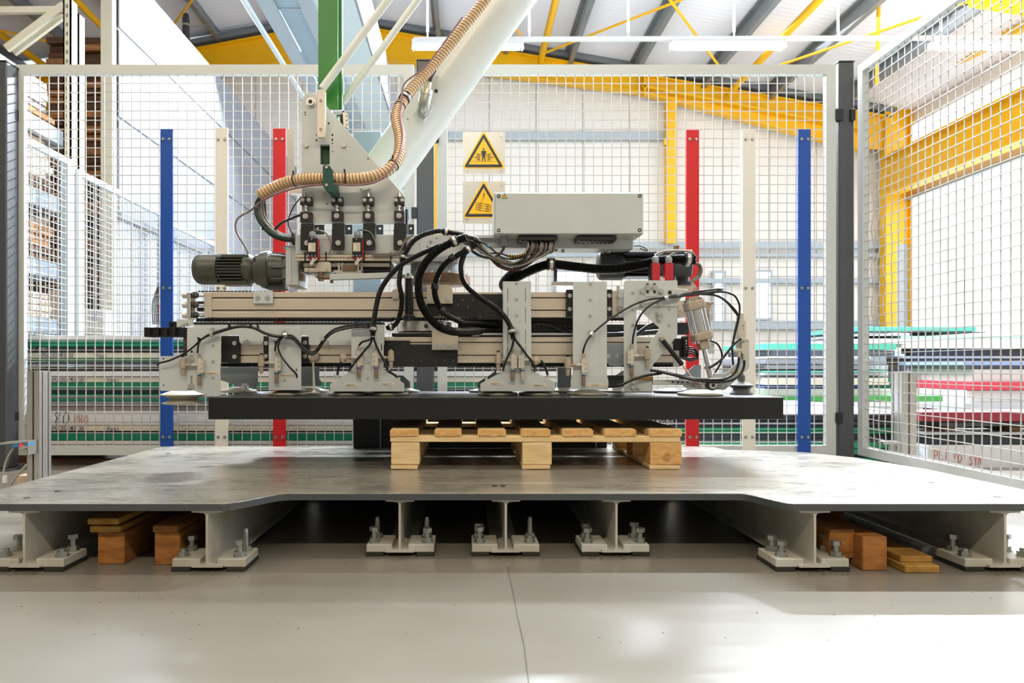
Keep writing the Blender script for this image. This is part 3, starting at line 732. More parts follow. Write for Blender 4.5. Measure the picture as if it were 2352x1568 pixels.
# ------------------------------------------------------------------ plastic sheet piles
ORD = 'topmost second third fourth fifth sixth seventh eighth ninth tenth eleventh twelfth thirteenth fourteenth fifteenth sixteenth seventeenth eighteenth nineteenth twentieth lowest'.split()
def pile(rows, Y, depth, where, group, fixed=None, slant=0.0):
    n = len(rows); out = []
    for i, (y0, y1, col, x0, x1, dy) in enumerate(rows):
        Yb = Y+dy; a, b = P(x0, y0, Yb), P(x1, y1, Yb)
        lab = '%s plastic sheet, %s of %s' % (col, ('%s from the top' % ORD[i]) if 0 < i < n-1 else ('topmost' if i == 0 else 'lowest'), where)
        o = M().box(a.x, Yb, b.z+.0008, b.x, Yb+depth, a.z-.0008).build('plastic_sheet', 'sheet_'+col, bevel=.0015)
        tag(o, lab, 'sheet', group); out.append(o)
    return out
L0, L1 = 20, 1300
left_rows = [(770, 780.5, 'white'), (780.7, 788, 'green'), (788.3, 796, 'green'), (796.3, 808.3, 'black'), (809, 822.3, 'cream'), (823, 828.5, 'emerald'), (828.7, 830.5, 'pale grey'), (830.8, 836.3, 'dark grey'),
    (836.6, 842.2, 'pale grey'), (842.4, 851.6, 'black'), (852, 864.6, 'white'), (865, 878, 'cream'), (878.6, 892.3, 'green'), (892.6, 895, 'pale grey'), (895.2, 903.6, 'black'), (904, 911, 'green'), (911.2, 915, 'pale grey'),
    (915.3, 921, 'green')]
lp = pile([(a, b, c, L0+random.uniform(-4, 4), L1+random.uniform(-6, 6), random.uniform(0, .012)) for a, b, c in left_rows], 3.86, .9, 'the pile behind the left fence', 'plastic sheets in the upper left pile')
left_rows2 = [(921.5, 931.5, 'grey'), (932, 943, 'taupe'), (943.3, 976.4, 'white'), (976.7, 990, 'cream'), (991, 995, 'black'), (995.4, 1011.6, 'green'), (1012, 1021, 'white'), (1021.3, 1026, 'black')]
lq = pile([(a, b, c, L0+random.uniform(-4, 4), L1+random.uniform(-6, 6), random.uniform(0, .012)) for a, b, c in left_rows2], 3.86, .9, 'the lower layers behind the left fence', 'plastic sheets in the lower left pile')
Yw = 3.857
def wr(o, *a, **k): return handwriting(*a, parent=o, **k)
wr(lp[3], 'A57  PRO', 62, 806, 8, Yw, 'ink_white')
for o, y in ((lp[4], 820), (lp[11], 876), (lq[3], 988)):
    wr(o, 'EPGC202 MFD 30', 92 if y < 830 else 116, y, 9, Yw, 'ink_blue', adv=.68, gw=.5); wr(o, 'Hippi', 219 if y < 830 else 246, y, 9, Yw, 'ink_blue', adv=.75, gw=.55)
wr(lp[9], '25 PRO', 58, 850, 7, Yw, 'ink_white')
wr(lq[2], '80', 123, 974, 28, Yw, 'ink', adv=.78, wd=.05, gw=.55); wr(lq[2], 'PRO', 170, 972, 21, Yw, 'ink_pink', adv=.56, wd=.06, gw=.40)
lt = thing('pile_pallet', 'dark wooden pallet under the left pile of plastic sheets', 'pallet', (P(600, 0, 3.9).x, 3.9, 0))
for k in range(5):
    a = P(20+k*310, 0, 3.9).x; M().box(a, 3.88, .012, a+.14, 4.7, .08).build('block', 'rack_dark', lt)
M().box(P(20, 0, 3.9).x, 3.88, .08, P(1300, 0, 3.9).x, 4.7, P(0, 1026, 3.86).z-.004).build('deck_board', 'rack_dark', lt)
M().box(P(20, 0, 3.9).x, 3.88, 0, P(1300, 0, 3.9).x, 3.98, .012).build('bottom_board', 'rack_dark', lt)
o = M().box(P(110, 0, 3.8).x, 3.78, .072, P(300, 0, 3.8).x, 3.84, .08).build('red_edge_strip', 'sheet_red', bevel=.001)
tag(o, 'thin red strip lying under the fence frame at the left', 'strip')

# right pile just behind the right panel
rr_ = [(952.6, 966, 'black', 1453, 2125, 0), (967, 976.5, 'dark grey', 1453, 2130, .02), (977, 982, 'black', 1455, 2120, .01), (982.3, 988.5, 'emerald', 1458, 2128, 0), (989, 996, 'emerald', 1455, 2131, .01), (996.5, 1008.5, 'black', 1453, 2126, .01),
       (1009, 1013.5, 'dark grey', 1456, 2128, 0), (1014, 1029, 'emerald', 1456, 2131, 0), (1029.5, 1044, 'emerald', 1454, 2131, .01), (1044.5, 1051, 'black', 1454, 2125, .02), (1051.5, 1070, 'emerald', 1455, 2129, 0), (1070.5, 1084, 'black', 1455, 2129, 0)]
rp = pile(rr_, 3.98, 1.55, 'the pile behind the right strips', 'plastic sheets in the near right pile')
a, b = P(1453, 952, 3.98), P(2125, 951.5, 3.98)
o = M().box(a.x, 3.985, a.z, b.x, 5.5, a.z+.006).build('plastic_sheet', 'sheet_pale grey', bevel=.001)
tag(o, 'thin pale grey plastic sheet lying flat on top of the near right pile', 'sheet')
wr(rp[0], 'APAGG 30', 1490, 975, 10, 3.976, 'ink_white', adv=.8); wr(rp[8], 'PH60', 1474, 1020, 8, 3.976, 'ink', adv=.8)
# white sheet stack marked PET 90 SYN at the far right, close to the side mesh
qr = [(946, 968, 'dark red', 2118, 2600, .0), (969, 979, 'dark grey', 2160, 2600, .03), (992, 999, 'pale grey', 2124, 2600, .02), (1000, 1020, 'black', 2126, 2600, .03), (1022, 1086, 'white', 2131, 2600, 0), (1087, 1100, 'grey', 2131, 2600, .01)]
qp = pile(qr, 3.70, .24, 'the red marked right pile', 'plastic sheets in the marked right pile')
M_ = None
wr(qp[4], 'PET', 2146, 1056, 22, 3.696, 'ink_red', wd=.05, adv=.55, gw=.40); wr(qp[4], '90', 2191, 1062, 22, 3.696, 'ink_red', wd=.05, adv=.5, gw=.38); wr(qp[4], 'SYN', 2227, 1067, 20, 3.696, 'ink_red', wd=.05, adv=.55, gw=.40)
bl = thing('spacer_blocks', 'dark wooden spacers carrying the sheet pile at the right edge', 'spacer', (2.6, 3.7, 0))
zb3 = P(0, 1100, 3.70).z
for k in range(3): M().box(P(2140, 0, 3.71).x+k*.45, 3.72, 0, P(2140, 0, 3.71).x+k*.45+.1, 3.93, max(.004, zb3-.004)).build('block', 'rack_dark', bl)
for yy in (979.5,):
    m = M()
    for k in range(3): a2 = P(2170+k*150, 979.3, 3.73); b2 = P(2195+k*150, 991.6, 3.73); m.box(a2.x, 3.735, b2.z+.004, b2.x, 3.92, a2.z-.003)
    tag(m.build('spacer_lath', 'rack_dark'), 'dark laths between the red sheet and the pale grey sheet at the right edge', 'spacer'); bpy.data.objects['spacer_lath']['kind'] = 'stuff'
# piles further back
far1 = [(788, 803, 'mint', 1762, 2060, .1), (804, 817, 'dark grey', 1775, 2055, .1), (818, 823, 'white', 1768, 2000, .05), (824, 835, 'grey', 1758, 2010, .0), (836, 838.5, 'black', 1730, 2040, .1), (839, 848, 'pale grey', 1762, 2040, .05), (848.4, 851, 'dark grey', 1735, 2040, .1), (851.4, 855, 'mint', 1760, 2040, 0),
        (855.4, 862, 'white', 1752, 2040, .05), (862.4, 868, 'grey', 1735, 2040, .1), (868.4, 884, 'cream', 1760, 2040, 0), (884.4, 892, 'blue', 1755, 2000, .1), (892.4, 908, 'white', 1730, 2040, .05), (908.4, 922, 'leaf green', 1740, 2166, 0), (922.4, 934, 'white', 1740, 2120, 0), (934.4, 948, 'pale grey', 1740, 2120, 0)]
f1 = pile(far1, 5.75, 1.0, 'the far pile behind the right strips', 'plastic sheets in the far pile behind the right post')
far2 = [(750, 761, 'mint', 1968, 2243, .15), (761.3, 764, 'black', 1975, 2265, .1), (764.3, 771, 'pale grey', 1978, 2090, .1), (771.3, 777, 'pale green', 2070, 2500, .1), (777.3, 790, 'white', 1975, 2500, .1), (790.3, 800, 'cream', 2085, 2500, .0), (800.3, 817, 'black', 2092, 2500, .1), (817.3, 823, 'pale grey', 2075, 2500, .05),
        (823.3, 838, 'dark grey', 2092, 2500, .1), (838.3, 853, 'grey', 2085, 2235, .1), (853.3, 881, 'white', 2085, 2235, 0), (881.3, 890, 'dark grey', 2085, 2240, .1), (890.3, 912, 'white', 2085, 2300, .05), (912.3, 935, 'pale grey', 2085, 2350, 0)]
f2 = pile(far2, 6.9, 1.2, 'the mint topped far pile', 'plastic sheets in the far pile behind the side mesh')
far3 = [(829, 838, 'pale blue', 2216, 2500, 0), (838.3, 847, 'grey', 2225, 2500, .1), (847.3, 877, 'white', 2236, 2500, .05), (877.3, 895.5, 'red', 2230, 2500, 0), (896, 925, 'white', 2220, 2500, .05), (925.4, 945, 'pale grey', 2215, 2500, 0)]
f3 = pile(far3, 5.9, .9, 'the far right red pile', 'plastic sheets in the pile with the red sheet')
far4 = [(798, 812, 'white', 1972, 2070, 0), (812.3, 818, 'pale grey', 1972, 2078, 0), (818.3, 842, 'grey', 1972, 2034, 0), (842.3, 869.5, 'pale grey', 1972, 2034, 0), (870, 876, 'green', 1972, 2048, 0), (876.4, 884, 'pale grey', 1972, 2044, 0), (884.4, 892, 'green', 1975, 2046, .05), (892.4, 910, 'white', 1972, 2046, 0)]
f4 = pile(far4, 6.8, .6, 'the narrow pile beside the post', 'plastic sheets in the narrow far pile')
for (r_, Yp, nm, lab) in ((far1, 5.9, 'pile_support', 'low dark support frame under the far pile behind the right post'), (far2, 7.1, 'pile_support', 'low dark support frame under the far mint topped pile'), (far3, 6.1, 'pile_support', 'low dark support frame under the pile with the red sheet'), (far4, 6.9, 'pile_support', 'low dark support frame under the narrow far pile')):
    Yq = {5.9: 5.75, 7.1: 6.9, 6.1: 5.9, 6.9: 6.8}[Yp]
    z1 = P(0, max(q[1] for q in r_), Yq).z; x0 = P(2115 if r_ is far2 else min(q[3] for q in r_)+20, 0, Yq).x; x1 = P(max(q[4] for q in r_)-20, 0, Yq).x
    o = thing(nm, lab, 'support', ((x0+x1)/2, Yp, 0))
    M().box(x0, Yp, z1-.06, x1, Yp+.45, z1-.008).build('top_beam', 'motor_dark', o)
    for xx in (x0, (x0+x1)/2-.04, x1-.08): M().box(xx, Yp, 0, xx+.08, Yp+.5, z1-.06).build('leg', 'motor_dark', o)

# ------------------------------------------------------------------ aluminium sensor posts left and right
def profile_post(label, x0, x1, y0, y1, ztop, side):
    o = thing('sensor_post', label, 'post', ((x0+x1)/2, y0, 0), 'aluminium sensor posts')
    g = .008; wd = x1-x0; dp = y1-y0; m = M(); c = wd/2
    # T-slot outline in plan, extruded upwards
    pl = [(x0, y0), (x0+c-g/2, y0), (x0+c-g/2, y0+.007), (x0+c-g, y0+.007), (x0+c-g, y0+.014), (x0+c+g, y0+.014), (x0+c+g, y0+.007), (x0+c+g/2, y0+.007), (x0+c+g/2, y0), (x1, y0)]
    def edge(xe, s):
        e = []
        for q in (.25, .75):
            yq = y0+dp*q; e += [(xe, yq-g/2), (xe-s*.007, yq-g/2), (xe-s*.007, yq-g), (xe-s*.014, yq-g), (xe-s*.014, yq+g), (xe-s*.007, yq+g), (xe-s*.007, yq+g/2), (xe, yq+g/2)]
        return e
    pl += edge(x1, 1)+[(x1, y1), (x0, y1)]+edge(x0, -1)[::-1]
    n = len(pl); tri_ = tessellate_polygon([[Vector((a, b, 0)) for a, b in pl]])
    m.add([(a, b, .012) for a, b in pl]+[(a, b, ztop) for a, b in pl], [tuple(t) for t in tri_]+[tuple(i+n for i in t) for t in tri_]+[(i, (i+1) % n, (i+1) % n+n, i+n) for i in range(n)])
    m.build('profile', 'alu_clean', o)
    M().box(x0+.004, y0+.004, ztop, x1-.004, y1-.004, ztop+.003).build('end_cap', 'alu_clean', o)
    M().box(x0-.04, y0-.03, 0, x1+.04, y1+.03, .012).build('foot_plate', 'zinc', o, bevel=.003)
    return o
Yp = 2.9
sp = profile_post('aluminium profile post with blue sensor beside the left end of the deck', P(62, 0, Yp).x, P(90.5, 0, Yp).x, Yp, Yp+.083, P(0, 853, Yp).z, 1)
m = M().prism([(P(21, 0, Yp).x, P(0, 1013, Yp).z), (P(86, 0, Yp).x, P(0, 1008, Yp).z), (P(86, 0, Yp).x, P(0, 1040, Yp).z), (P(84, 0, Yp).x, P(0, 1040, Yp).z), (P(84, 0, Yp).x, P(0, 1012.5, Yp).z), (P(21, 0, Yp).x, P(0, 1017.5, Yp).z)], Yp-.06, Yp-.002)
m.build('sensor_bracket', 'alu_clean', sp)
b_ = M().pprism([(28.5, 1018.5), (67, 1016), (67, 1023), (28.5, 1027)], Yp-.055, .035).build('sensor', 'box_blue', sp)
M().pprism([(45, 1019.2), (52, 1018.6), (52, 1025), (45, 1025.8)], Yp-.057, .003).build('display', 'led_red', b_)
m = M()
for py in (1029, 1036): capscrew(m, 73, py, Yp-.002, 4, .02)
m.build('bolt', 'zinc', sp)
m = M(); p = P(66, 1035, Yp); m.lathe([(0, .014), (1, .014)], p-Vector((0, .03, 0)), p, 14); m.build('clamp_knob', 'alu_clean', sp, smooth=True)
m = M(); m.tube(pts([(32, 1027), (20, 1045), (11, 1068), (8, 1095), (10, 1112)], Yp-.03), .0042, n=8)
cb = m.build('sensor_cable', 'rubber_grey', sp, smooth='all')
M().pbox(5, 1093, 12.5, 1109, Yp-.036, .012).build('cable_sleeve', 'crate_white', cb)
m = M(); m.tube(pts([(62, 1066, Yp), (45, 1085), (30, 1105), (22, 1118)], Yp), .005, n=8); m.build('cable', 'rubber_grey', sp, smooth='all')
tag(M().pbox(37, 1092, 62, 1112, 3.05, .12).build('wood_offcut', 'rack_pale', bevel=.002), 'small pale wood offcut on the floor behind the sensor cable', 'wood')
Yq = 3.56
sq = profile_post('aluminium profile post with a steel bracket behind the side mesh on the right', P(2071, 0, Yq).x, P(2105.5, 0, Yq).x, Yq, Yq+.09, P(0, 855, Yq).z, -1)
M().pbox(2030, 1014, 2072, 1020, Yq-.02, .05).build('bracket_plate', 'alu_clean', sq); M().pbox(2043, 1018, 2072, 1050, Yq-.012, .01).build('bracket', 'zinc', sq)
m = M()
for py in (1028, 1041): capscrew(m, 2062, py, Yq-.012, 4, .006)
m.build('bolt', 'zinc', sq)
# ------------------------------------------------------------------ steel platform
DZ, DT = 0.186, 0.0195
dk = thing('steel_platform', 'scuffed grey steel plate platform on seven light grey I beams', 'platform', (0.1, 2.5, 0))
def arc(a, b, flip):                                 # s-curve between two points in plan
    out = []
    for i in range(9):
        t = i/8; s = t*t*(3-2*t); out.append((a[0]+(b[0]-a[0])*t, a[1]+(b[1]-a[1])*s))
    return out
yS, yM = 1.808, 1.953
plan = [(-1.38, yS)]+arc((-.645, yS), (-.505, yM), 1)+arc((.785, yM), (.865, yS), 1)+[(1.66, yS), (1.648, 2.02), (1.63, 2.425), (1.549, 2.725), (1.43, 2.89), (1.13, 2.98), (1.115, 3.094), (-1.38, 3.094)]
hole = [(.10+.055*math.cos(i*.449), 3.03+.02*math.sin(i*.449)) for i in range(14)]
def plate(loops, z0, z1, name, m, par, bevel=.0015):
    mb = M(); mb.prism(loops, z0, z1); mb.v = [Vector((v.x, v.z, v.y)) for v in mb.v]
    return mb.build(name, m, par, bevel=bevel, smooth=False)
plate([plan, hole], DZ-DT, DZ, 'deck_plate', 'deck', dk)
mb = M()                                             # mill-scale rim on the cut edge of the plate
n = len(plan)
o_ = [(a, b) for a, b in plan]
for i in range(n-1):
    a, b = Vector((*plan[i], 0)), Vector((*plan[i+1], 0)); mb.bar((a.x, a.y-.0006, DZ-DT/2), (b.x, b.y-.0006, DZ-DT/2), .0016, DT*.93)
mb.build('cut_edge', 'deck_edge', dk)
for px, py in ((62, 1143), (132, 1128), (386, 1041), (2290, 1141), (2140, 1108), (1136, 1116), (1155, 1116)):
    Y = (H-DZ)*F/(py-CY); x = (px-CX)/F*Y; M().lathe([(0, .009), (1, .009)], (x, Y, DZ-.001), (x, Y, DZ+.0012), 14).build('drilled_hole', 'black_steel', dk)
M().box(-.66, 3.05, .005, .90, 3.06, DZ-DT).build('rear_skirt', 'black_steel', dk)  # unseen plates added to keep light from behind out of the under-deck space
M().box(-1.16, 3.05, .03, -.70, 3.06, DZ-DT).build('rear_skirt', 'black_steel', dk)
def ibeam(x, y0, y1, left=True):
    zb_, zt = .014, DZ-DT; hw, tw, tf, r = .041, .0031, .0072, .008
    pr = [(-hw, zb_), (hw, zb_), (hw, zb_+tf*.8), (tw+r, zb_+tf), (tw+r*.3, zb_+tf+r*.3), (tw, zb_+tf+r), (tw, zt-tf-r), (tw+r*.3, zt-tf-r*.3), (tw+r, zt-tf), (hw, zt-tf*.8), (hw, zt), (-hw, zt), (-hw, zt-tf*.8), (-tw-r, zt-tf), (-tw-r*.3, zt-tf-r*.3), (-tw, zt-tf-r), (-tw, zb_+tf+r), (-tw-r*.3, zb_+tf+r*.3), (-tw-r, zb_+tf), (-hw, zb_+tf*.8)]
    o = M().prism([(x+a, b) for a, b in pr], y0, y1).build('beam', 'beam_grey', dk)
    # feet: plates welded to both flange edges, studs, dark pads
    for yy in (y0+.012, y1-.16):
        for s in (-1, 1):
            M().box(x+s*(hw-.018), yy, .011, x+s*.098, yy+.115, .034).build('base_plate', 'beam_grey', o, bevel=.002)
            M().box(x+s*.048, yy-.003, 0, x+s*.099, yy+.12, .0105).build('pad', 'pad_dark', o, bevel=.001)
            for q, ht in ((.028, random.choice((.042, .045, .022))), (.085, random.choice((.043, .046, .062)))):
                m = M(); bx = x+s*(.076+random.uniform(-.004, .004)); by = yy+q; z = .034
                m.cyl((bx, by, z), (bx, by, z+.0025), .0172, n=16); m.cyl((bx, by, z+.0025), (bx, by, z+.0135), .0150, n=6, phase=random.random())
                if .03 < ht < .05:
                    m.cyl((bx, by, z+.0135), (bx, by, z+ht-.012), .0078, n=10); m.cyl((bx, by, z+ht-.012), (bx, by, z+ht), .0145, n=6, phase=random.random())
                else: m.lathe([(0, .0078), (.8, .0078), (1, .005)], (bx, by, z+.0135), (bx, by, z+ht), 10)
                m.build('anchor_bolt', 'zinc', o)
for px, Y in ((55, 1.818), (475, 1.818), (918, 1.965), (1162, 1.965), (1416, 1.965), (1872, 1.818), (2309, 1.818)):
    ibeam((px-CX)/F*Y, Y, 3.03)
# sawdust and splinters under the feet
m = M()
for px, Y in ((55, 1.82), (475, 1.82), (918, 1.97), (1162, 1.97), (1416, 1.97), (1872, 1.82), (2309, 1.82)):
    xx = (px-CX)/F*Y
    for k in range(70):
        x = xx+random.gauss(0, .05); y = Y+random.uniform(-.03, .10); a = random.uniform(0, 3.1); L = random.uniform(.002, .012)
        if abs(x-xx) > .046 and y > Y-.005: continue
        z = random.uniform(.0008, .007) if y > Y else .0012
        m.bar((x, y, z), (x+L*math.cos(a), y+L*math.sin(a), z+random.uniform(-.0004, .002)), .0012, .0008)
for k in range(90):
    x = random.uniform(-1.3, 1.5); y = random.uniform(1.35, 2.0); a = random.uniform(0, 3.1); L = random.uniform(.001, .005)
    m.bar((x, y, .0008), (x+L*math.cos(a), y+L*math.sin(a), .0008), .001, .0008)
o = m.build('wood_shavings', 'shavings'); o['kind'] = 'stuff'; tag(o, 'brown wood shavings and dust around the feet of the platform', 'shavings')

# ------------------------------------------------------------------ timber pieces under the platform
def timber(name, label, x0, y0, x1, y1, Y, L, m, z=None):
    a, b = P(x0, y0, Y), P(x1, y1, Y)
    if z is not None: b.z, a.z = z
    o = M().box(a.x, Y, b.z, b.x, Y+L, a.z).build(name, m, bevel=.0025)
    return tag(o, label, 'timber', 'timber pieces under the platform')
T = .0716
timber('wood_beam', 'thick orange brown beam end under the left deck, below two planks', 224, 1221, 285, 1296, 1.895, .8, 'old_wood', (0, .0905))
timber('wood_plank', 'lower of two tan planks lying on the left beam under the deck', 205.5, 1206, 277, 1221, 1.885, .8, 'old_plank', (.0908, .1080))
timber('wood_plank', 'upper of two tan planks lying on the left beam under the deck', 200, 1187, 272, 1202, 1.88, .8, 'old_plank', (.1140, .1310))
timber('wood_lath', 'narrow dark lath between the two tan planks under the left deck', 226, 1202, 270, 1206, 1.90, .6, 'rack_dark', (.1083, .1137))
timber('wood_beam', 'squared tan beam end under the deck beside the second foot from the left', 354.7, 1222, 413, 1298, 1.89, .8, 'old_wood', (0, .0900))
timber('wood_plank', 'reddish brown plank lying on the squared beam beside the second foot', 350, 1205, 408, 1222, 1.885, .8, 'old_wood', (.0903, .1100))
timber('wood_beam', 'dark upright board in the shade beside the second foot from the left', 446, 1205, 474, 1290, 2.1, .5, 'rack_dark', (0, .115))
timber('wood_beam', 'tall tan beam end on a small block under the right deck', 1905, 1212, 1964, 1290, 1.88, .7, 'old_wood', (.0205, .1010))
timber('wood_block', 'small brown block under the tall tan beam end at the right', 1925, 1290, 1966, 1312, 1.915, .3, 'rack_wood', (0, .0202))
timber('wood_beam', 'rough orange beam end standing on the floor under the right deck', 1982, 1232, 2038, 1311, 1.835, .8, 'old_wood', (0, .0920))
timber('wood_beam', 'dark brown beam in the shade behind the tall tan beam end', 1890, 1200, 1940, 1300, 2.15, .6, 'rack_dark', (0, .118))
timber('wood_plank', 'lower of two yellowish thin planks beside the rightmost foot', 2079, 1296, 2159, 1315, 1.815, .8, 'old_plank', (0, .0200))
timber('wood_plank', 'upper of two yellowish thin planks beside the rightmost foot', 2069, 1279, 2142, 1294, 1.845, .8, 'old_plank', (.0203, .0370))
o = M().bar((1.345, 1.99, .013), (1.355, 2.85, .013), .028, .022).build('wood_plank', 'white_plank', bevel=.004)
tag(o, 'weathered white lath lying along the rightmost beam under the deck', 'lath')

# ------------------------------------------------------------------ wooden pallet
PY, PL = 2.40, .62
pal = thing('wooden_pallet', 'pale wooden pallet standing on the steel platform under the black slab', 'pallet', (.2, PY, DZ))
def pz(py): return P(0, py, PY).z
zt, zs, zl, zq = .551-(985-CY)*PY/F, .551-(1001-CY)*PY/F, .551-(1015-CY)*PY/F, DZ+.0012
def wobble(m, a=.0012):
    for v in m.v: v.x += random.uniform(-a, a); v.z += random.uniform(-a, a)*.6
    return m
for px0, px1 in ((896, 960), (998, 1060), (1097.5, 1162), (1197, 1264), (1292, 1362), (1389, 1460.5), (1491.5, 1565.5)):
    a, b = P(px0, 0, PY).x, P(px1, 0, PY).x
    n = 14; low = [(a+(b-a)*i/n, zs+random.uniform(-.0025, .0010)) for i in range(n+1)]
    body = M().prism([(a-.0, zt-.006), (a, zs)]+low[1:-1]+[(b, zs), (b, zt-.004), (b-.005, zt), (a+.004, zt)], PY-.004, PY+PL)
    o = body.build('top_board', 'pallet_wood', pal)
    M().prism([(a+.0015, zt-.006), (a+.0015, zs+.001)]+[(x, z+.0012) for x, z in low[1:-1]]+[(b-.0015, zs+.001), (b-.0015, zt-.004), (b-.005, zt-.001), (a+.004, zt-.001)], PY-.0052, PY-.0035).build('end_grain', 'pallet_end', o)
a, b = P(896, 0, PY).x, P(1563, 0, PY).x
for y in (PY, PY+PL/2-.045, PY+PL-.09): wobble(M().box(a, y, zl, b, y+.088, zs-.0005)).build('stringer_board', 'pallet_wood', pal, bevel=.0015)
for i, (p0, p1) in enumerate(((898, 963.5), (1200, 1268), (1493, 1566))):
    a, b = P(p0, 0, PY).x, P(p1, 0, PY).x
    for y in (PY+.001, PY+PL/2-.045, PY+PL-.091):
        o = wobble(M().box(a, y, DZ+.0165, b, y+.09, zl-.0005)).build('block', 'pallet_wood' if i < 2 else 'pallet_end', pal, bevel=.004, seg=2)
    if i == 2:
        m = M()
        for r_ in (9, 6.3, 3.5): m.tube([P(1532+r_*math.cos(t*.6), 1050+r_*.9*math.sin(t*.6), PY) for t in range(11)], .0005, n=4, steps=2)
        m.build('knot_rings', 'old_wood', pal)
    wobble(M().box(P(p0-.5, 0, PY).x, PY+.002, zq, P(p1-4, 0, PY).x, PY+PL, DZ+.016)).build('runner_board', 'pallet_wood', pal, bevel=.002)

# ------------------------------------------------------------------ black plastic slab held by the suction cups
SY, SD = 2.405, .575
a, b = P(478, 912, SY), P(1800, 963, SY); SLT = a.z
o = M().box(a.x, SY, b.z, b.x, SY+SD, a.z).build('plastic_slab', 'slab_black', bevel=.0022, seg=2)
tag(o, 'thick long black plastic slab hanging under the suction cups above the pallet', 'slab')
# robot foot standing at the back of the platform
YR = 3.045
# ------------------------------------------------------------------ lifting arm (robot)
ra = thing('lifting_arm', 'thick white tube arm with green mast and pale rods above the gripper', 'robot arm', (-.6, 3.03, DZ))
a, b = P(811, 300, YR), P(876, 0, YR)
M().box(a.x, YR, DZ, b.x, YR+.048, a.z).build('column', 'cyan_grey', ra, bevel=.004)
M().box(P(811, 0, YR-.02).x, YR-.02, DZ, P(871, 0, YR-.02).x, YR-.002, P(0, 955, YR).z).build('foot_plate', 'black_steel', ra, bevel=.003)
c, d = P(876, 0, YR), P(1395, 0, YR)
M().box(c.x, YR+.0, DZ, d.x, YR+.045, P(0, 938, YR).z).build('base_frame', 'black_steel', ra, bevel=.004)
M().box(P(1367, 0, YR).x, YR-.004, DZ, P(1371, 0, YR).x, YR-.001, P(0, 940, YR).z).build('edge_strip', 'cyan_grey', ra)
ax0, ax1 = P(868, 418, 2.98), P(1561, -551, 2.98); r = 53*2.98/F
M().lathe([(0, r*.97), (.004, r), (1, r)], ax0, ax1, 40).build('arm_tube', 'arm_white', ra, smooth=True)
for q in ((1002, 211), (937, 275)):
    p = P(q[0], q[1], 2.98-r*.93); m = M(); m.cyl(p, p-Vector((0, .012, 0)), (.0075 if q[0] > 1000 else .002), n=6); m.build('arm_screw', 'black_steel', ra)
m = M(); dv = (ax1-ax0).normalized(); nv = Vector((-dv.z, 0, dv.x)); c = P(973, 254, 2.98-r)
pad = [c+dv*u+nv*v for u, v in ((-.04, -.028), (.04, -.028), (.04, .028), (-.04, .028))]
m.prism([(p.x, p.z) for p in pad], c.y-.006, c.y+.04); m.build('weld_pad', 'arm_white', ra, bevel=.003)
m = M(); m.tube([P(972, 258, c.y), P(972, 253, c.y-.03), P(974, 240, c.y-.045), P(979, 216, c.y-.047)], 14*2.85/F, n=16, steps=6); e = m.build('elbow_fitting', 'zinc', ra, smooth='all')
m = M(); m.cyl(P(978.5, 219, c.y-.047), P(980.5, 208, c.y-.047), 15*2.83/F, n=16); m.cyl(P(980.5, 208, c.y-.047), P(984, 190, c.y-.047), 9*2.83/F, n=14); m.build('hose_clip', 'steel', e, smooth=True)
m = M(); m.tube([P(983, 196, c.y-.047), P(988, 176, c.y-.03), P(997, 160, c.y-.02)], 6.5*2.83/F, n=10); m.build('hose_stub', 'hose_black', e, smooth='all')
GY = 2.72
m = M(); m.pbox(731, -420, 776, 420, GY, .006); m.pbox(731, -420, 735, 420, GY+.006, .09); m.pbox(773, -420, 776, 420, GY+.006, .09)
m.build('mast', 'green_paint', ra); M().pbox(777, -420, 785.5, 256, GY+.03, .02).build('mast_rail', 'green_paint', ra)
M().cyl(P(740, 204, GY-.05), P(1167, -372, GY-.01), 9.0*GY/F, n=16).build('link_rod', 'rod_white', ra, smooth=True)
M().cyl(P(786, 236, GY+.10), P(1232, -372, GY+.14), 8.2*GY/F, n=16).build('link_rod', 'rod_white', ra, smooth=True)
# ribbed cream supply hose
hp = [(1140, -40, 2.80), (1114, 0, 2.80), (1071, 54, 2.80), (1029, 107, 2.80), (988, 158, 2.79), (946, 204, 2.76), (919, 243, 2.72), (911, 275, 2.68), (919, 314, 2.63), (917, 354, 2.58), (897, 386, 2.54), (857, 406, 2.52), (806, 411, 2.52), (757, 410, 2.52), (702, 411, 2.54), (652, 421, 2.56), (596, 448, 2.58)]
sh = thing('supply_hose', 'cream ribbed supply hose winding down the white arm to the gripper', 'hose', hp_ if False else P(1114, 0, 2.80))
m = M(); m.tube(pts(hp, 2.7), .0205, n=18, steps=8); body = m.build('hose_body', 'hose_cream', sh, smooth='all')
ps = resample(spline(pts(hp, 2.7), 8), .0016); m = M(); hel = []
u = Vector((0, 1, 0)); mm = len(ps)
for k in range(mm):
    t = (ps[min(k+1, mm-1)]-ps[max(k-1, 0)]).normalized(); u = (u-t*u.dot(t)).normalized(); w_ = t.cross(u); an = k*.0016/.0128*2*math.pi
    hel.append(ps[k]+(u*math.cos(an)+w_*math.sin(an))*.0213)
m.tube(hel, .0021, n=5, smooth=False); m.build('spiral_rib', 'hose_rib', sh, smooth='all')
m = M(); up = [(1062, 40, 2.765), (1015, 105, 2.765), (975, 155, 2.76), (932, 188, 2.74), (924, 212, 2.72), (923, 236, 2.69), (919, 268, 2.65), (925, 310, 2.60), (917, 352, 2.555), (896, 392, 2.51), (862, 418, 2.495), (815, 425, 2.49), (757, 423, 2.49), (700, 428, 2.51), (650, 440, 2.53), (600, 462, 2.55), (588, 478, 2.56)]
m.tube(pts(up, 2.6), .0036, n=8); m.build('air_line', 'cable_pink', sh, smooth='all')
m = M(); ps2 = spline(pts(hp, 2.7), 8)
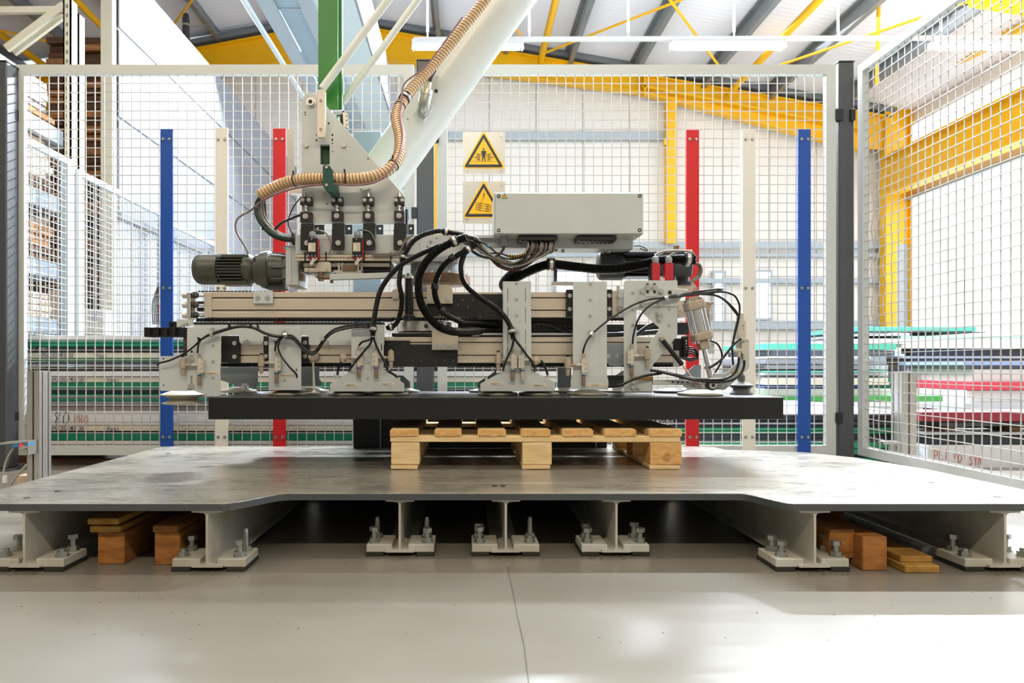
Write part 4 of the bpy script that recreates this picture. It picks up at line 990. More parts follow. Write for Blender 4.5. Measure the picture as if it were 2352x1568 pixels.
def ring(m, pts3, q, r, wd):                        # band around a path, q = 0..1
    i = int(q*(len(pts3)-2)); a, b = pts3[i], pts3[i+1]; d = (b-a).normalized(); c = a
    m.lathe([(0, r*.97), (.1, r), (.9, r), (1, r*.97)], c-d*wd/2, c+d*wd/2, 20)
for q in (.347,): ring(m, ps2, q, .0245, .026)
m.build('hose_clamp', 'black_plastic', sh, smooth=True)
m = M(); ring(m, ps2, .349, .0252, .010); m.build('clamp_band', 'alu_clean', sh, smooth=True)
for q in (.38, .615, .772, .915):
    m = M(); ring(m, ps2, q, .0238, .004); i = int(q*(len(ps2)-2)); m.box(ps2[i].x-.003, ps2[i].y-.024, ps2[i].z+.018, ps2[i].x+.003, ps2[i].y-.018, ps2[i].z+.030); m.build('cable_tie', 'black_plastic', sh, smooth=True)

# ------------------------------------------------------------------ gripper head (bracket plate, straps, housing, gear motor)
hd = thing('gripper_head', 'light grey triangular mounting head with black straps and grey gear motor', 'machine head', (-.4, 2.65, .9))
HY = 2.60
out = [(693, 232), (695, 223), (701, 216), (709, 213), (719, 213), (727, 217), (733, 224), (929, 450), (929, 513.5), (693, 513.5)]
M().pprism([out, [(735, 332), (757, 332), (757, 377.5), (735, 377.5)]], HY, .02).build('bracket_plate', 'grey_paint', hd, bevel=.001)
M().pbox(733, 328, 759, 380, HY+.022, .01).build('slot_backing', 'green_dark', hd)
m = M()
for px, py, rr_ in ((701, 258, 1.6), (701, 263, 1.6), (755, 283, 2.2), (727, 310, 1.6), (727, 322, 2.2), (763.5, 310, 2.2), (763.5, 321, 2.2), (763.5, 329, 1.5), (763.5, 348, 1.5), (845.5, 364.5, 1.8), (750.5, 468, 1.8)):
    m.mark(); p = P(px, py, HY); m.cyl(p+Vector((0, .002, 0)), p-Vector((0, .0006, 0)), rr_*HY/F, n=10)
m.build('drilled_hole', 'black_steel', hd)
p = P(714.5, 236, HY); m = M(); m.cyl(p, p-Vector((0, .004, 0)), 12*HY/F, n=24); m.cyl(p-Vector((0, .003, 0)), p-Vector((0, .012, 0)), 8.5*HY/F, n=18); m.build('pivot_washer', 'alu_clean', hd, smooth=True)
M().cyl(p-Vector((0, .010, 0)), p-Vector((0, .0125, 0)), 5*HY/F, n=6).build('pivot_socket', 'black_steel', hd)
m = M()
for px, py in ((704, 334), (790, 334)): hexbolt(m, px, py, HY, 5.5, .008, 1.1)
m.build('plate_bolt', 'steel', hd)
for px in (715, 745):
    m = M(); p = P(px, 447, HY); m.cyl(p, p-Vector((0, .0015, 0)), 6.6*HY/F, n=20); m.cyl(p, p-Vector((0, .003, 0)), 2.4*HY/F, n=10); m.build('countersunk_screw', 'alu_clean', hd)
# cream plastic lever on the rod
M().pprism([(728.5, 207), (731, 205), (744, 205), (747, 208), (746.5, 300), (745, 313), (742, 315), (730, 315), (727.6, 311)], HY-.045, .02).build('plastic_lever', 'cream_plastic', hd, bevel=.002)
m = M()
for py in (231, 297): capscrew(m, 737, py, HY-.045, 3.2, .002)
m.build('lever_screw', 'valve_tan', hd)
# small pale strip at the left of the plate
M().pprism([(660, 300), (669, 294), (674, 300), (675, 432), (676, 442), (661, 438)], HY+.05, .012).build('side_strip', 'alu_clean', hd)
M().pbox(664, 432, 693, 444, HY+.03, .03).build('strip_foot', 'alu_clean', hd)
# hinge parts behind the plate at the right of the mast
m = M(); m.cyl(P(762, 260, HY+.03), P(784, 260, HY+.05), 8*HY/F, n=14); m.build('hinge_pin', 'chrome', hd, smooth=True)
m = M(); m.pbox(781, 254, 790, 285, HY+.04, .03); m.build('hinge_lug', 'black_steel', hd)
m = M(); m.pprism([(787, 258), (797, 258), (799, 294), (789, 290)], HY+.035, .02); m.build('hinge_plate', 'steel', hd)
m = M()
for py in (264, 274, 284): hexbolt(m, 797, py, HY+.035, 3, .006, 1.2)
m.build('hinge_bolt', 'steel', hd)
# hose clamp block dark green
g = M().pprism([(741, 381), (746, 377), (757, 380), (762, 388), (768, 430), (766, 441), (756, 443), (745, 432), (741, 424)], HY-.115, .11).build('hose_clamp_block', 'green_clamp', hd, bevel=.002)
m = M()
for py in (384, 425): capscrew(m, 750, py, HY-.116, 3.6, .002)
m.build('clamp_screw', 'steel', g)
M().pprism([(826, 430), (834, 440), (850, 431)], HY-.012, .012).build('corner_gusset', 'grey_paint', hd)
# black adjustment blocks, studs and straps
for i, (x0, x1, bx0, bx1) in enumerate(((689, 716, 690, 720), (761, 787, 762, 791), (833, 858, 833, 862), (905, 929, 904, 933))):
    dy = (2.5, .5, .5, -.5)[i]; cxp = (x0+x1)/2-1; Yb = HY-.028
    o = M().pbox(x0, 452, x1, 470, Yb, .027).build('clamp_block', 'brown_block', hd, bevel=.0015)
    m = M()
    for px in (cxp-8.4+1.5, cxp+7+1.0): hexbolt(m, px, 459.5, Yb, 4.4, .007, 1.08)
    m.build('block_bolt', 'steel', o)
    m = M(); q = P(cxp, 0, Yb+.008)
    for (ya, yb, rp) in ((442, 446, 2.6), (446, 452, 4.4), (470, 476, 4.8), (476, 482, 2.8), (482-1, 485.5, 4.6)):
        a, b = P(cxp, ya, Yb+.010), P(cxp, yb, Yb+.010); m.cyl(a, b, rp*Yb/F, n=6 if rp > 3 else 10)
    m.build('adjusting_stud', 'steel', o)
    o = M().pbox(x0, 484+dy, x1, 508+dy, Yb, .027).build('clamp_block', 'brown_block', hd, bevel=.0015)
    m = M(); hexbolt(m, cxp+.5, 496+dy*.4, Yb, 6, .010, 1.1); m.build('block_bolt', 'steel', o)
    Yt = HY-.022
    o = M().pbox(bx0, 525, bx1, 574, Yt-.006, .008).build('strap', 'black_steel', hd, bevel=.001); M().pbox(bx0+1, 513, bx1, 526, Yt, .012).build('strap_neck', 'black_steel', o)
    m = M(); hexbolt(m, (bx0+bx1)/2+.5, 558, Yt-.006, 6, .009, 1.08); m.build('strap_bolt', 'steel', o)
    o = M().pbox(bx0+30, 515, bx0+(54 if i == 0 else 47), 540, HY+.20, .01).build('rear_strap', 'black_steel', hd)
    m = M(); capscrew(m, bx0+40, 525, HY+.20, 2.6, .003); m.build('strap_screw', 'steel', o)
m = M(); m.pbox(931, 480, 936, 570, HY+.02, .03); m.build('side_bar', 'black_steel', hd)
M().pprism([(930, 475), (936, 476), (940, 484), (941, 505), (931, 506)], HY+.06, .03).build('side_bracket', 'cyan_grey', hd)
# housing box
M().pbox(678, 538.5, 962, 585, HY, .22).build('housing', 'grey_paint', hd, bevel=.002)
m = M().pbox(678, 585, 916, 590, HY-.02, .02); m.pbox(678, 590, 916, 594, HY-.014, .014); m.pbox(678, 594, 916, 598, HY-.02, .02)
o = m.build('mounting_rail', 'alu', hd)
for px in (687, 796, 906):
    m = M(); capscrew(m, px, 591.5, HY-.018, 2.6, .003); m.build('rail_screw', 'steel', o)
for px in (700, 748, 836, 897):
    m = M().pbox(px-1, 582, px+1.5, 600, HY-.024, .005); m.pbox(px-1.5, 579, px+2, 583, HY-.028, .006); m.build('cable_tie', 'black_plastic', hd)
# limit switches
for x0, x1, yt in ((706, 729, 546.5), (809, 832, 546)):
    Ys = HY-.062; o = M().pbox(x0, yt, x1, yt+45, Ys, .04).build('limit_switch', 'black_plastic', hd, bevel=.0015)
    M().pbox(x1-1.5, yt+1, x1+1, yt+45.5, Ys+.004, .034).build('red_side', 'switch_red', o)
    M().pbox(x0, yt+41, x1, yt+46, Ys+.001, .036).build('red_foot', 'switch_red', o)
    l = M().pbox(x0+2, yt+11, x1-4.5, yt+31, Ys-.0008, .0008).build('rating_label', 'label_cream', o)
    mm2 = M()
    for k in range(7):
        y = yt+13+k*2.4; xs = x0+(4, 9, 11, 9, 10, 11, 4)[k]; mm2.pbox(xs, y, x1-6, y+.9, Ys-.0012, .0004)
    mm2.build('print', 'valve_tan', o)
    m = M()
    for px, py in ((x0+10, yt+2.5), (x0+3, yt+41), (x0+10.5, yt+41.5), (x0+18, yt+41.5)): capscrew(m, px, py, Ys, 1.7, .002)
    m.build('switch_screw', 'alu_clean', o)
    a, b = P(x0+11.5, yt, Ys+.02), P(x0+11.5, yt-15, Ys+.02)
    m = M(); m.lathe([(0, .0095), (.25, .0095), (.26, .0125), (.7, .0125), (.72, .011), (.95, .0095), (1, .006)], a, b, 12); m.build('cable_gland', 'gland_grey', o, smooth=True)
    m = M(); m.tube(pts([(x0+11.5, yt-14, Ys+.02), (x0+17, yt-18, Ys+.015), (x0+33, yt-16), (x0+45, yt-8), (x0+54, yt+14), (x0+52, yt+32), (x0+47, yt+38)], Ys+.03), .0028, n=7); m.build('switch_cable', 'cable_grey', o, smooth='all')
    m = M(); m.bar(P(x0+14, yt+46, Ys), P(x0+10, yt+57, Ys-.004), .008, .006); p = P(x0+10, yt+58.5, Ys-.004); m.cyl(p-Vector((0, .006, 0)), p+Vector((0, .004, 0)), 4*Ys/F, n=12); m.bar(P(x0+22, yt+46, Ys), P(x0+11, yt+58, Ys-.002), .004, .005)
    m.build('roller_lever', 'valve_white', o)
m = M(); m.tube(pts([(852, 584), (880, 583), (905, 582), (918, 576), (925, 562), (934, 547), (950, 540)], HY-.03), .003, n=7); m.tube(pts([(857, 587), (890, 586), (912, 583), (922, 572), (930, 556), (944, 543)], HY-.034), .0028, n=7); m.build('sensor_cable', 'cable_grey', hd, smooth='all')
# worn guide and cam plate under the housing
M().pbox(690, 600, 898, 622, HY+.02, .12).build('guide_rail', 'dirty_bronze', hd)
M().pbox(697, 604, 895, 612, HY+.005, .03).build('guide_strip', 'alu', hd)
m = M()
for px in (776, 784, 820, 828): m.pbox(px, 603, px+5, 620, HY-.004, .03)
m.build('guide_block', 'steel', hd)
M().pbox(786, 609, 819, 621, HY-.012, .03).build('carriage', 'bronze', hd)
M().pprism([(699, 615), (722, 615), (727, 610), (730, 602), (734, 601), (756, 601), (760, 605), (760, 624), (699, 624)], HY-.032, .008).build('cam_plate', 'alu', hd, bevel=.001)
m = M()
for px in (708, 751): capscrew(m, px, 619, HY-.032, 3, .004)
m.build('cam_screw', 'steel', hd)
M().pprism([(708, 625), (770, 625), (758, 632), (722, 636)], HY-.02, .06).build('lower_plate', 'grey_paint', hd)
M().pbox(766, 620, 830, 630, HY-.006, .05).build('block_bar', 'beam_grey', hd)
m = M(); m.cyl(P(737, 624, HY-.03), P(737, 645, HY-.03), 6*HY/F, n=12); m.cyl(P(737, 633, HY-.03), P(737, 638, HY-.03), 9.5*HY/F, n=12); m.build('pivot_bolt', 'bronze', hd, smooth=True)
m = M(); m.bar(P(758, 637, HY-.03), P(915, 632, HY-.03), .022, 13*HY/F); m.build('link_bar', 'grey_paint', hd, bevel=.002)
m = M(); m.cyl(P(738, 637, HY-.03), P(760, 637, HY-.03), 5*HY/F, n=10); m.cyl(P(762, 643, HY-.03), P(762, 650, HY-.03), 4*HY/F, n=6); m.build('rod_end', 'bronze', hd, smooth=True)
m = M()
sp_ = [P(838+i*.02*57, 622, HY+.0) for i in range(2)]
hel2 = [P(838+k*.30, 624, HY+.01)+Vector((0, math.cos(k*.9)*.011, math.sin(k*.9)*.011)) for k in range(190)]
m.tube(hel2, .0018, n=5, smooth=False); m.build('return_spring', 'black_plastic', hd, smooth='all')
M().cyl(P(836, 624, HY+.01), P(898, 624, HY+.01), .008, n=10).build('spring_rod', 'black_steel', hd, smooth=True)
# gear motor
MY = 2.72; cy_ = 618.5
gm = M()
def oct_lathe(m, prof, y, n=20, ph=0): m.lathe([((px-448)/(656-448), r*MY/F) for px, r in prof], P(448, y, MY), P(656, y, MY), n, ph)
oct_lathe(gm, [(448.5, 20), (450, 27), (455, 32.5), (460, 34.5), (473, 35.6), (474, 35), (506, 35.6)], cy_, 16, .2)
fan = gm.build('fan_cover', 'motor_grey', hd, smooth=True)
m = M(); m.cyl(P(506, cy_, MY), P(566, cy_, MY), 30*MY/F, n=20); m.build('stator', 'motor_dark', hd, smooth=True)
for k in range(8):
    y = cy_-24+k*6.9
    M().box(P(507, 0, MY).x, MY-.060 if abs(k-3.5) < 2.6 else MY-.050, P(0, y+1.2, MY).z, P(565, 0, MY).x, MY-.02, P(0, y-1.2, MY).z).build('cooling_fin', 'motor_grey', hd)
for y0, y1 in ((583, 594), (642, 653)): M().pbox(506, y0, 566, y1, MY-.04, .08).build('motor_foot_rib', 'motor_grey', hd, bevel=.004)
gm = M(); oct_lathe(gm, [(563, 33.5), (577, 34.5), (580, 33), (590, 26), (591, 20)], cy_, 16, .2); gm.build('end_bell', 'motor_grey', hd, smooth=True)
gm = M(); oct_lathe(gm, [(587, 26), (590, 34), (600, 36), (602, 40.5), (612, 43), (618, 43.8), (621, 44.4), (623, 43), (625, 38), (645, 36), (655, 34)], 620, 24); gm.build('gearbox', 'motor_grey', hd, smooth=True)
for an in range(8):
    m = M(); t = an*math.pi/4+.2; m.bar(P(622, 620+math.sin(t)*38, MY+math.cos(t)*38*MY/F), P(655, 620+math.sin(t)*36, MY+math.cos(t)*36*MY/F), .012, .012, up=(0, math.cos(t), -math.sin(t))); m.build('gearbox_rib', 'motor_dark', hd, bevel=.002)
M().pprism([(607, 655), (650, 650), (655, 664), (610, 663)], MY-.03, .06).build('gearbox_foot', 'motor_dark', hd, bevel=.002)
m = M()
for px, py in ((502, 594), (502, 634), (568, 588), (584, 594), (649, 594), (652, 648)): hexbolt(m, px, py, MY-.052, 3, .006, 1.1)
m.build('motor_screw', 'motor_dark', hd)
m = M().pbox(656.5, 564, 669.5, 654, MY-.08, .16); o = m.build('flange_plate', 'grey_paint', hd, bevel=.001); M().pbox(670, 564, 685, 654, MY-.08, .16).build('flange_plate', 'grey_paint', hd, bevel=.001)
m = M(); hexbolt(m, 655, 569, MY-.07, 3.6, .006); m.build('flange_bolt', 'zinc', hd)
M().pbox(690, 628, 697, 644, MY-.06, .03).build('brass_block', 'bronze', hd)
# cable bundle from the hose end to the housing
for i, (mt, off, rp) in enumerate((('cable_green', (0, 0), 6.2), ('cable_grey', (9, -5), 4.6), ('cable_brown', (3, 7), 3.2), ('cable_grey', (15, -9), 3.6), ('cable_black', (16, 3), 3.6), ('cable_brown', (20, -2), 2.8))):
    ox, oy = off; Y = HY+.012+.006*i
    m = M(); m.tube(pts([(598+ox*.4, 452, 2.58), (589+ox, 470, Y), (590+ox, 492+oy*.5, Y), (601+ox*.7, 514+oy, Y), (622+ox*.4, 534+oy, Y), (648, 545+oy*.9, Y), (674, 549+oy*.8, Y)], Y), rp*Y/F*.8, n=9)
    m.build('cable', mt, hd, smooth='all')
m = M(); m.tube(pts([(592, 468, 2.57), (575, 484), (556, 494), (545, 504), (541, 520), (546, 538), (558, 558), (567, 574), (569, 584)], 2.66), .0042, n=8); m.build('motor_cable', 'cable_grey', hd, smooth='all')
m = M(); m.tube(pts([(692, 452), (676, 472), (664, 498), (662, 515), (668, 530), (676, 540)], HY-.005), .0024, n=7); m.build('thin_cable', 'cable_black', hd, smooth='all')
m = M(); m.tube(pts([(692, 493), (672, 500), (650, 510), (634, 524), (622, 540)], HY+.03), .0055, n=8); m.build('air_hose', 'hose_black', hd, smooth='all')
m = M(); m.cyl(P(672, 549, HY+.02), P(678, 549, HY+.02), 14*HY/F, n=18); m.build('cable_gland_ring', 'black_plastic', hd, smooth=True)
m = M(); ring(m, spline(pts([(601, 514), (622, 534), (648, 545)], HY+.02), 8), .25, .017, .003); m.build('cable_tie', 'black_plastic', hd, smooth=True)
# ------------------------------------------------------------------ vacuum gripper with two rail rows
vg = thing('vacuum_gripper', 'long vacuum gripper with two aluminium rails, grey cup brackets and black hoses', 'gripper', (0, 2.6, .47))
RY = 2.585                                           # front face of the rails
def rail(x0, x1, yt, yb, grooves, Y, d, name='rail'):
    a, b = P(x0, yt, Y), P(x1, yb, Y); m = M(); ys = [yt]+[q for g in grooves for q in g]+[yb]
    m.box(a.x, Y+.036, b.z, b.x, Y+d, a.z)
    o = m.build(name, 'alu', vg)
    for k in range(0, len(ys), 2):
        M().box(a.x, Y, P(0, ys[k+1], Y).z, b.x, Y+.038, P(0, ys[k], Y).z).build('rail_face', 'alu', o, bevel=.0008)
    for g in grooves: M().box(a.x, Y+.004, P(0, g[1]+.2, Y).z, b.x, Y+.037, P(0, g[0]+2.3, Y).z).build('groove', 'alu', o)
    return o
up = rail(469, 1440, 670.5, 728.5, ((682.5, 688), (711, 717)), RY, .09)
lo = rail(507, 1546, 774, 833, ((785, 790.5), (814.5, 820.5)), RY, .09)
up2 = rail(500, 1420, 672, 728, ((684, 689),), RY+.25, .05, 'rear_rail'); lo2 = rail(530, 1500, 776, 832, ((788, 793),), RY+.27, .05, 'rear_rail')
M().pbox(469, 671, 485.5, 729, RY-.006, .1).build('end_plate', 'alu', vg, bevel=.001)
# chain tensioner at the left end
o = M().pbox(430, 672, 437, 732, RY-.004, .05).build('tension_plate', 'steel', vg, bevel=.001)
for py in (678.5, 700.7, 724.4):
    m = M(); m.cyl(P(434, py, RY+.02), P(469, py, RY+.02), 3.6*RY/F, n=12); m.build('tension_rod', 'chrome', o, smooth=True)
    m = M(); m.cyl(P(420, py, RY+.02), P(430, py, RY+.02), 6.5*RY/F, n=6); m.build('tension_nut', 'steel', o)
    p = P(443, py-2, RY); m = M(); m.lathe([(0, .006), (.3, .0125), (.45, .0125), (.5, .008), (.6, .0125), (.75, .0125), (1, .006)], p-Vector((.012, -.015, 0)), p+Vector((.016, .015, 0)), 10); m.build('chain_wheel', 'motor_grey', o)
m = M(); m.pbox(449, 692, 468, 698, RY+.03, .03); m.pbox(452, 706, 468, 714, RY+.03, .03); m.build('spacer_block', 'dirty_bronze', o)
def chain(px0, px1, py, hpx, Y, nm='drive_chain'):
    m = M(); x = px0
    while x < px1:
        m.pbox(x, py-hpx/2, x+4.4, py+hpx/2, Y, .006); m.pbox(x+4.6, py-hpx/2+1, x+8.0, py+hpx/2-1, Y+.006, .008)
        p = P(x+2.2, py, Y); m.cyl(p-Vector((0, .002, 0)), p, 1.7*Y/F, n=6); x += 8.4
    return m.build(nm, 'black_steel', vg, kind='stuff')
chain(451, 900, 734.5, 9, RY+.01); chain(455, 640, 669, 3, RY+.03); chain(900, 1440, 733, 7, RY+.03)
chain(510, 880, 838, 8, RY+.02); chain(1050, 1560, 838.5, 8, RY+.02)
M().pbox(445, 740, 880, 745, RY, .06).build('chain_guard', 'black_steel', vg); M().pbox(507, 833.5, 1545, 842, RY+.035, .05).build('chain_guard', 'black_steel', vg)
m = M().pbox(1055, 764.5, 1320, 769, RY-.004, .02); m.pbox(1083, 766, 1100, 772, RY-.006, .02); m.build('thin_rail', 'alu_clean', vg)
# clip plate on upper rail
o = M().pbox(581.5, 668.5, 626.5, 697, RY-.012, .012).build('clip_plate', 'grey_paint', vg, bevel=.001)
for px in (592, 614.5):
    m = M(); p = P(px, 684.3, RY-.012); m.lathe([(0, .0098), (1, .0098)], p, p-Vector((0, .0012, 0)), 20); m.cyl(p, p-Vector((0, .0016, 0)), 3*RY/F, n=6); m.build('countersunk_screw', 'alu_clean', o)
o = M().pprism([(901, 667), (905, 664), (915, 664), (915, 687), (901, 687)], RY-.008, .008).build('stop_plate', 'alu', vg); m = M(); capscrew(m, 907, 682, RY-.008, 4, .003); m.build('screw', 'steel', o)
# black connection plates on the rails
def bplate(poly, Y, mt='black_steel', nm='connection_plate', d=.012): return M().pprism(poly, Y, d).build(nm, mt, vg, bevel=.001)
bp = bplate([(881, 782), (941, 782), (941, 790.5), (1051, 790.5), (1051, 842), (881, 842)], RY-.014)
m = M()
for px, py in ((895, 790), (928, 790), (895, 820), (915, 812), (948, 828), (968, 829), (1001, 829), (1021, 828), (1041, 828)): capscrew(m, px, py, RY-.014, 2, .001)
m.build('screw', 'motor_grey', bp)
bp = bplate([(1037, 675), (1156, 675), (1156, 734), (1100, 734), (1092, 729), (1048, 726), (980, 725), (980, 697), (1037, 697)], RY-.014)
m = M()
for px, py in ((1063, 689), (1085, 689), (1011, 724), (1075, 704), (1103, 728), (1052, 700)): capscrew(m, px, py, RY-.014, 2, .001)
m.build('screw', 'bronze', bp)
for x0, x1, y0, y1, bx, by in ((508, 549, 771, 833, 538.7, (788, 819)), (605, 616.5, 771.5, 833, 611, (788, 818)), (692, 709, 772.5, 833, 700.6, (787, 818)), (1301, 1316, 664.5, 727, 1308.5, (679, 709.5)), (1394, 1405.5, 664.5, 727, 1399.5, (679, 709.5))):
    o = bplate([(x0, y0), (x1, y0), (x1, y1), (x0, y1)], RY-.02, nm='clamp_plate', d=.02)
    m = M()
    for q in by: hexbolt(m, bx, q, RY-.02, 4.6, .007, 1.1)
    m.build('clamp_bolt', 'steel', o)
o = bplate([(992, 759), (1000, 755), (1050, 763), (1052.5, 772), (1052.5, 803.5), (992, 803.5)], RY-.026, 'alu', 'pivot_bracket', .012)
m = M()
for px in (1001.5, 1022, 1043.5): hexbolt(m, px, 794.5, RY-.026, 5, .007, 1.18)
m.build('bracket_bolt', 'steel', o)
o = bplate([(980, 654), (1030, 654), (1039.5, 664), (1039.5, 697), (980, 697)], RY-.03, 'alu', 'pivot_bracket', .016)
m = M()
for px in (988, 1029): hexbolt(m, px, 688, RY-.03, 5, .007, 1.18)
m.build('bracket_bolt', 'steel', o)
# turntable
TY = 2.72
c0, c1 = P(1012, 634, TY), P(1012, 654, TY)
m = M(); m.lathe([(0, 66*TY/F), (.06, 68*TY/F), (.94, 68*TY/F), (1, 66*TY/F)], c1, c0, 40); tt = m.build('turntable_ring', 'bronze', vg, smooth=True)
m = M()
for an in range(10):
    t = an*.628; p = c0+Vector((math.cos(t)*.105, math.sin(t)*.105, 0)); m.cyl(p, p+Vector((0, 0, .008)), .008, n=6)
m.build('ring_bolt', 'steel', tt)
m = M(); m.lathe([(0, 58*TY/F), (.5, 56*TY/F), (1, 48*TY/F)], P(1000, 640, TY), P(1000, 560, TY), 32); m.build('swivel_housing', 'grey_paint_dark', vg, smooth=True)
m = M(); m.pprism([(905, 600), (905, 560), (925, 545), (960, 539), (1040, 538), (1062, 548), (1068, 565), (1052, 600)], RY+.03, .10); sw = m.build('swivel_plate', 'grey_paint', vg, bevel=.003)
for px, py, r_ in ((989, 556, 4.5), (982, 567, 1.8), (1003, 547, 1.5)):
    m = M(); p = P(px, py, RY+.03); m.cyl(p+Vector((0, .001, 0)), p-Vector((0, .001, 0)), r_*RY/F, n=14); m.build('hole', 'gland_grey' if r_ > 4 else 'black_steel', sw)
c0, c1 = P(975, 740, TY-.02), P(975, 764, TY-.02)
m = M(); m.lathe([(0, 60*TY/F), (.05, 62*TY/F), (.95, 62*TY/F), (1, 60*TY/F)], c1, c0, 40); o = m.build('turntable_ring', 'steel', vg, smooth=True)
p = P(979, 748.5, TY-.02-62*TY/F); m = M(); m.cyl(p+Vector((0, .004, 0)), p-Vector((0, .002, 0)), 5*2.6/F, n=14); m.build('set_screw', 'dirty_bronze', o)
m = M().pbox(900, 765, 992, 772, RY+.02, .08); m.build('dark_carriage', 'black_steel', vg)
# hidden black carriage zone between the rails
m = M(); m.pbox(1052, 734, 1320, 772, RY+.10, .12); m.build('carriage', 'black_plastic', vg)
m = M()
for k in range(9): m.pbox(1222+k*12, 746, 1230+k*12, 752, RY+.095, .01); m.pbox(1226+k*10, 755, 1233+k*10, 758, RY+.093, .01)
m.build('carriage_links', 'motor_grey', vg)
# vertical dark damper tube
a, b = P(939.5, 736, RY-.05), P(939.5, 640, RY-.05)
m = M(); m.lathe([(0, .024), (.10, .023), (.14, .0165), (1, .0145)], a, b, 18); o = m.build('damper_tube', 'hose_black', vg, smooth=True)
m = M(); m.cyl(P(939.5, 640, RY-.05), P(939.5, 634, RY-.05), .0175, n=16); m.cyl(P(939.5, 634, RY-.05), P(939.5, 628, RY-.05), .010, n=6); m.build('top_bolt', 'steel', o)
m = M(); m.pbox(912, 630, 930, 638, RY-.055, .02); m.build('top_link', 'steel', o)
# long rear cover plate on the left (light grey)
o = M().pprism([(445, 745.5), (883, 745.5), (883, 792), (832, 792), (826, 788), (808, 788), (808, 792), (711, 792), (706, 788), (706, 770), (608, 770), (604, 786), (600, 791), (556, 791), (550, 786), (549, 770), (445, 770)], RY-.019, .004).build('cover_plate', 'grey_paint', vg)
for px, py in ((567, 786), (749, 787)):
    m = M(); p = P(px, py, RY-.02); m.cyl(p, p-Vector((0, .0015, 0)), 7.2*RY/F, n=20); m.build('washer', 'alu_clean', o)
    m = M(); capscrew(m, px, py, RY-.021, 3.4, .004); m.build('screw', 'steel', o)
M().pprism([(406, 733), (443, 733), (443, 747), (406, 751)], RY-.01, .006).build('cover_tab', 'grey_paint', vg)
m = M(); capscrew(m, 429, 745, RY-.012, 4.2, .004); capscrew(m, 421, 749, RY-.012, 4.2, .004); m.build('tab_screw', 'steel', vg)
# energy chain at the left
ec = M().pbox(331, 752, 333, 773, RY-.01, .06).build('energy_chain', 'black_plastic', vg)
for k in range(5):
    x = 333+k*19.6
    m = M().pbox(x, 751.5, x+11, 773.5, RY-.012, .064); m.pbox(x+11, 752, x+19.6, 755, RY-.008, .056); m.pbox(x+11, 770, x+19.6, 773, RY-.008, .056); m.pbox(x+11, 758, x+19.6, 761, RY-.004, .05); m.pbox(x+11, 764, x+19.6, 767, RY-.004, .05)
    m.build('chain_link', 'black_plastic', ec, bevel=.0006)
m = M().pprism([(388, 738), (405, 738), (405, 752), (399, 752), (399, 744), (394, 744), (394, 752), (388, 752)], RY-.01, .05); m.build('chain_bracket', 'black_plastic', ec)
M().pbox(421, 773, 430, 822, RY, .02).build('side_block', 'dirty_bronze', vg)

# suction brackets with valves, labels, cups
BY = 2.515
def cup(px, pw, par, Y, z0=None, name='suction_cup', mt='rubber_grey'):
    z0 = SLT if z0 is None else z0; x = (px-CX)/F*Y; r = pw/2*Y/F
    m = M(); m.lathe([(0, r*.97), (.18, r), (.42, r*.98), (.5, r*.80), (.8, r*.55), (1, r*.3)], (x, Y, z0+.0006), (x, Y, z0+.021), 36)
    o = m.build(name, mt, par, smooth=True)
    return o
def screws(par, l, Y, r=2.9):
    m = M()
    for px, py in l: capscrew(m, px, py, Y, r, .004)
    return m.build('screw', 'steel', par)
def label(par, text, x0, y0, x1, y1, Y, size=None):
    o = M().pbox(x0, y0, x1, y1, Y-.0012, .0012).build('label', 'label_cream', par)
    c = P((x0+x1)/2, (y0+y1)/2, Y-.0014)
    t = textmesh(text, size or (y1-y0)*.76*Y/F, c, 'ink', par, 'lettering')
    return o
